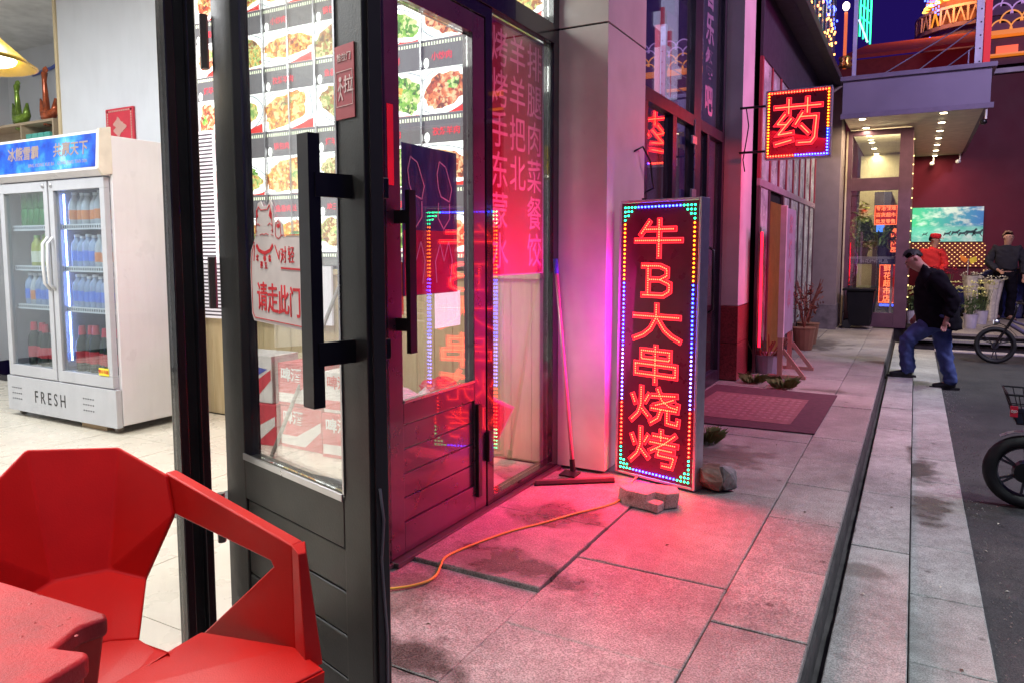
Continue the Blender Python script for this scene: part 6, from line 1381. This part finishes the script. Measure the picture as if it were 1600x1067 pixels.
# ================================================================== BICYCLES
def bike(label, cx, cyy, zg, r, kind, basket, col):
    t = thing('electric_bike', label, 'electric bike', (cx, cyy, zg)); zc = zg + r
    wbse = 1.15 if kind == 'far' else 1.05
    for (x, nm) in ((cx, 'front'), (cx + wbse, 'rear')):
        b = MB(); n = 36; m_ = 10
        vs = []; 
        for i in range(n):
            a = 2*math.pi*i/n
            for j in range(m_):
                q_ = 2*math.pi*j/m_; tw_ = .030 if kind == 'far' else .040; rr_ = r - tw_ + tw_*math.cos(q_); vs.append((x + rr_*math.cos(a), cyy + tw_*1.1*math.sin(q_), zc + rr_*math.sin(a)))
        b.add(vs, [(i*m_+j, ((i+1) % n)*m_+j, ((i+1) % n)*m_+(j+1) % m_, i*m_+(j+1) % m_) for i in range(n) for j in range(m_)])
        w1 = b.build('wheel', rubber, t, smooth=True)
        b = MB(); rim_m = M('rim_alloy', (.09, .085, .10), .35, .7) if kind == 'far' else M('rim_alloy2', (.10, .10, .12), .35, .7)
        vs = []
        for i in range(n):
            a = 2*math.pi*i/n
            for (dr_, dy_) in ((.052, -.018), (.062, 0), (.052, .018), (.046, 0)): rr_ = r - dr_ - (.01 if kind == 'far' else .026); vs.append((x + rr_*math.cos(a), cyy + dy_, zc + rr_*math.sin(a)))
        b.add(vs, [(i*4+j, ((i+1) % n)*4+j, ((i+1) % n)*4+(j+1) % 4, i*4+(j+1) % 4) for i in range(n) for j in range(4)])
        ns_ = 3 if kind == 'far' else 6
        for i in range(ns_):
            a0 = 2*math.pi*i/ns_ + .5
            for da in ((-.18, .18) if kind == 'far' else (-.1, .1)):
                b.bar((x + .035*math.cos(a0), cyy, zc + .035*math.sin(a0)), (x + (r - .055)*math.cos(a0 + da), cyy, zc + (r - .055)*math.sin(a0 + da)), .014, .016, (0, 1, 0))
        b.build('rim', rim_m, w1)
        MB().lathe([(.045 if kind == 'far' else .065, -.04), (.05 if kind == 'far' else .075, 0), (.045 if kind == 'far' else .065, .04)], (x, cyy, zc), 18, Matrix.Rotation(R(90), 3, 'X')).build('hub', rim_m if kind == 'far' else handle_blk, w1, smooth=False)
    fm = col; hx, hz = cx + .21, zg + r + .36
    b = MB()
    for s in (-1, 1): b.tube([(cx, cyy + s*.05, zc), (cx + .09, cyy + s*.05, zc + .18), (cx + .13, cyy + s*.045, zc + .26)], .013, 8)
    b.bar((cx + .13, cyy - .05, zc + .26), (cx + .13, cyy + .05, zc + .26), .03, .03); b.tube([(cx + .13, cyy, zc + .25), (hx, cyy, hz + .06)], .02, 10); b.build('fork', handle_blk, t)
    b = MB(); b.tube([(hx - .03, cyy, hz - .06), (hx + .3, cyy, hz - .28), (hx + .62, cyy, zc + .02)], .032, 10); b.tube([(hx - .01, cyy, hz - .01), (hx + .4, cyy, hz - .16), (hx + .60, cyy, hz - .10)], .018, 8); b.tube([(hx + .62, cyy, zc + .02), (hx + .56, cyy, hz + .1)], .02, 8)
    b.tube([(hx + .62, cyy, zc), (cx + wbse, cyy + .05, zc)], .014, 8); b.tube([(hx + .58, cyy, hz - .08), (cx + wbse, cyy + .05, zc)], .012, 8); b.build('frame', fm, t, smooth=True)
    b = MB(); b.tube([(hx, cyy, hz + .05), (hx + .04, cyy, hz + .24)], .015, 8); b.tube([(hx + .10, cyy - .27, hz + .26), (hx + .03, cyy - .12, hz + .25), (hx + .03, cyy + .12, hz + .25), (hx + .10, cyy + .27, hz + .26)], .012, 8); b.build('handlebar', handle_blk, t, smooth=True)
    for s in (-1, 1): MB().tube([(hx + .07, cyy + s*.20, hz + .258), (hx + .115, cyy + s*.31, hz + .262)], .017, 8).build('grip', rubber, t)
    b = MB(); b.lathe([(.03, 0), (.11, .02), (.12, .05), (.06, .07)], (hx + .58, cyy, hz + .12), 14); b.build('saddle', rubber, t, smooth=True)
    b = MB(); pts = [(cx + (r + .025)*math.cos(a), cyy, zc + (r + .025)*math.sin(a)) for a in [R(d_) for d_ in range(25, 128, 9)]]
    for a_, c_ in zip(pts, pts[1:]): b.bar(a_, c_, .06, .006, (0, 0, 1)) if False else b.bar(a_, c_, .065, .005, Vector((a_[0] - cx, 0, a_[2] - zc)))
    b.build('mudguard', M('mudguard_steel', (.30, .29, .36), .3, .6) if kind != 'far' else handle_blk, t)
    b = MB(); lx, lz = (cx + .0, zg + r*2 + .07) if kind == 'far' else (cx + .02, zg + .60)
    b.lathe([(.012, -.05), (.035, -.03), (.04, .02), (.036, .03)], (lx, cyy, lz), 14, Matrix.Rotation(R(-90), 3, 'Y')); hl = b.build('headlight', chrome, t, smooth=True)
    MB().lathe([(.034, 0), (.02, .006)], (lx - .031, cyy, lz), 14, Matrix.Rotation(R(-90), 3, 'Y')).build('lens', EM('bike_lens', (.9, .92, 1), .7, False), hl)
    MB().bar((lx, cyy, lz), (cx + .14, cyy, zc + .27), .012, .012).build('lamp_bracket', handle_blk, t)
    if basket:
        x0, x1, zt, zb = cx - .13, cx + .17, zg + .74, zg + .555
        ba = MB()
        T_ = [(x0 - .0, cyy - .16, zt), (x1 + .03, cyy - .16, zt), (x1 + .03, cyy + .16, zt), (x0, cyy + .16, zt)]; Bo = [(x0 + .06, cyy - .11, zb), (x1 - .02, cyy - .11, zb), (x1 - .02, cyy + .11, zb), (x0 + .06, cyy + .11, zb)]
        L3 = lambda a_, c_, k_: tuple(Vector(a_).lerp(Vector(c_), k_))
        for k_ in (0, .3, .62, 1): 
            rg = [L3(T_[i], Bo[i], k_) for i in range(4)]
            for i in range(4): ba.tube([rg[i], rg[(i+1) % 4]], .006 if k_ in (0, 1) else .0035, 6)
        for i in range(4):
            for k_ in [j_/6 for j_ in range(6)]: ba.tube([L3(T_[i], T_[(i+1) % 4], k_), L3(Bo[i], Bo[(i+1) % 4], k_)], .003, 5)
        for k_ in (.25, .5, .75): ba.tube([L3(Bo[0], Bo[1], k_), L3(Bo[3], Bo[2], k_)], .003, 5)
        bk_ = ba.build('basket', handle_blk, t); MB().box((x0 + .015, cyy - .165, zb + .05), (x0 + .055, cyy - .155, zb + .115)).build('red_tag', M('tag_red', (.6, .02, .05), .4), bk_)
        text(bk_, 'DJD', .02, txt_wht, (x0 + .036, cyy - .1662, zb + .085), (1, 0, 0), bold=.02)
        MB().prism([(Bo[0][0], Bo[0][1], zb + .003), (Bo[1][0], Bo[1][1], zb + .003), (Bo[1][0] + .01, Bo[1][1] - .03, zb + .1), (Bo[0][0] - .03, Bo[0][1] - .03, zb + .1)], (0, .004, 0)).build('basket_liner', M('liner_teal', (.03, .05, .08), .5), bk_)
    MB().bar((hx + .5, cyy + .03, zc), (hx + .55, cyy + .16, zg + .02), .012, .012).build('kickstand', handle_blk, t)
    return t
bike('dark electric bike with three-spoke wheels parked in front of the platform steps', 1.065, 12.3, -.262, .262, 'far', False, M('bike_violet', (.14, .12, .20), .35, .3))
bike('electric bike with wire basket at the right edge, nearest the camera', .665, 5.4, -.262, .232, 'near', True, M('bike_black', (.02, .018, .03), .3, .2))
tag_ = None
# ================================================================== FLOWERS, CAR
def bucket(x, y, h, label, wrap=False, fl='yellow'):
    t = thing('flower_bucket', label, 'flowers', (x, y, 0))
    if wrap:
        b = MB(); n = 18
        for k in range(9):
            a = k*.9; px_, py_ = x + .12*math.cos(a)*(k % 3)/2, y + .10*math.sin(a)
            b.lathe([(.035, 0), (.05, h*.4), (.11, h*.92), (.125, h)], (px_, py_, .002), 9)
        b.build('paper_wraps', M('wrap_cream', (.62, .58, .48), .7, 0, .2, 18), t)
    else:
        MB().lathe([(.085, 0), (.115, .24), (.125, .25), (.118, .25), (.10, .2)], (x, y, .002), 18).build('bucket', M('bucket_white', (.52, .50, .60), .4), t, smooth=False)
        b = MB()
        for k in range(22): a = random.random()*6.28; r = random.random(); b.tube([(x + .05*r*math.cos(a), y + .05*r*math.sin(a), .2), (x + .17*r*math.cos(a), y + .17*r*math.sin(a), h - .1)], .004, 4)
        leaf_cloud(b, (x, y, h*.62), (.15, .12, .16), 70, .05); b.build('stems', M('stem_green', (.10, .16, .06), .6), t)
    if fl:
        b = MB()
        for k in range(26):
            a = random.random()*6.28; r = random.random()**.5*.21; c = Vector((x + r*math.cos(a), y + r*.8*math.sin(a), h - .04 + random.uniform(-.07, .09)))
            for q_ in range(6):
                aa = q_*1.047 + a; d = Vector((math.cos(aa), math.sin(aa)*.8 - .2, .4)).normalized(); sd = d.cross(Vector((0, 0, 1))).normalized()
                b.add([c, c + d*.035 + sd*.015, c + d*.06, c + d*.035 - sd*.015], [(0, 1, 2, 3)])
        b.build('blooms', {'yellow': M('lily_cream', (.62, .62, .28), .6), 'red': M('bloom_red', (.38, .02, .05), .6), 'white': M('bloom_white', (.6, .58, .5), .6)}[fl], t)['kind'] = 'stuff'
bucket(.90, 14.75, .66, 'white bucket of cream lilies at the front of the platform')
bucket(.58, 15.6, .72, 'bucket of cream lilies behind the stooping man', False, 'yellow'); bucket(1.12, 15.7, .74, 'white bucket of lilies behind the front bucket', False, 'yellow')
bucket(1.35, 16.6, .80, 'cream paper-wrapped bouquets standing left of the bald man', True, 'white'); bucket(1.00, 16.7, .86, 'cream paper-wrapped bouquets behind the lilies', True, 'white')
bucket(.55, 16.8, .98, 'tall bucket of dark red blooms behind the lilies', False, 'red'); bucket(.0, 15.2, .62, 'bucket of yellowish flowers between the porch and the stooping man', False, 'yellow')
pin = thing('paper_pinwheel', 'orange and yellow paper windmill standing among the flowers', 'pinwheel', (.95, 17.1, 0))
MB().tube([(.95, 17.1, 0), (.95, 17.1, 1.18)], .005, 5).build('stick', white_pl, pin)
MB().prism([(.95, 17.09, 1.18), (.80, 17.09, 1.28), (.82, 17.09, 1.16), (.90, 17.09, 1.10)], (0, -.004, 0)).build('orange_blade', M('orange_paper2', (.8, .25, .03), .6), pin)
MB().prism([(.96, 17.09, 1.18), (1.08, 17.09, 1.24), (1.10, 17.09, 1.14), (1.0, 17.09, 1.08)], (0, -.004, 0)).build('yellow_blade', M('yellow_paper2', (.75, .6, .05), .6), pin)
car = thing('parked_car', 'low dark blue car parked behind the flower buckets, mostly hidden', 'car', (1.7, 18.0, -.28))
cmt = M('car_blue', (.03, .035, .14), .15, .4, .05, coat=.6)
prof = [(.0, .05), (-.12, .35), (-.08, .62), (.45, .78), (.85, 1.10), (1.1, 1.18), (2.2, 1.20), (2.7, .92), (3.3, .80), (3.42, .40), (3.4, .05)]
b = MB(); P0 = [(.45 + x, 17.55, -.13 + z*.98) for x, z in prof]; b.prism(P0, (0, .95, 0)); b.build('body', cmt, car, bevel=.04, seg=3)
b = MB(); b.prism([(.45 + x, 17.546, -.13 + z*.98) for x, z in ((.60, .80), (.92, 1.07), (1.1, 1.12), (1.55, 1.13), (1.55, .82))], (0, -.004, 0)); b.prism([(.45 + x, 17.546, -.13 + z*.98) for x, z in ((1.62, .82), (1.62, 1.13), (2.15, 1.14), (2.52, .88))], (0, -.004, 0)); b.build('window', M('car_glass', (.02, .02, .05), .05), car)
b = MB(); b.bar((.45 + .9, 17.543, -.13 + 1.10), (.45 + 2.2, 17.543, -.13 + 1.17), .012, .02); b.build('roof_trim', chrome, car)
for x in (.75, 3.15): MB().lathe([(.22, -.06), (.24, 0), (.22, .06)], (.35 + x, 17.55, -.04), 20, Matrix.Rotation(R(90), 3, 'X')).build('wheel', rubber, car)
bpy.context.view_layer.update()
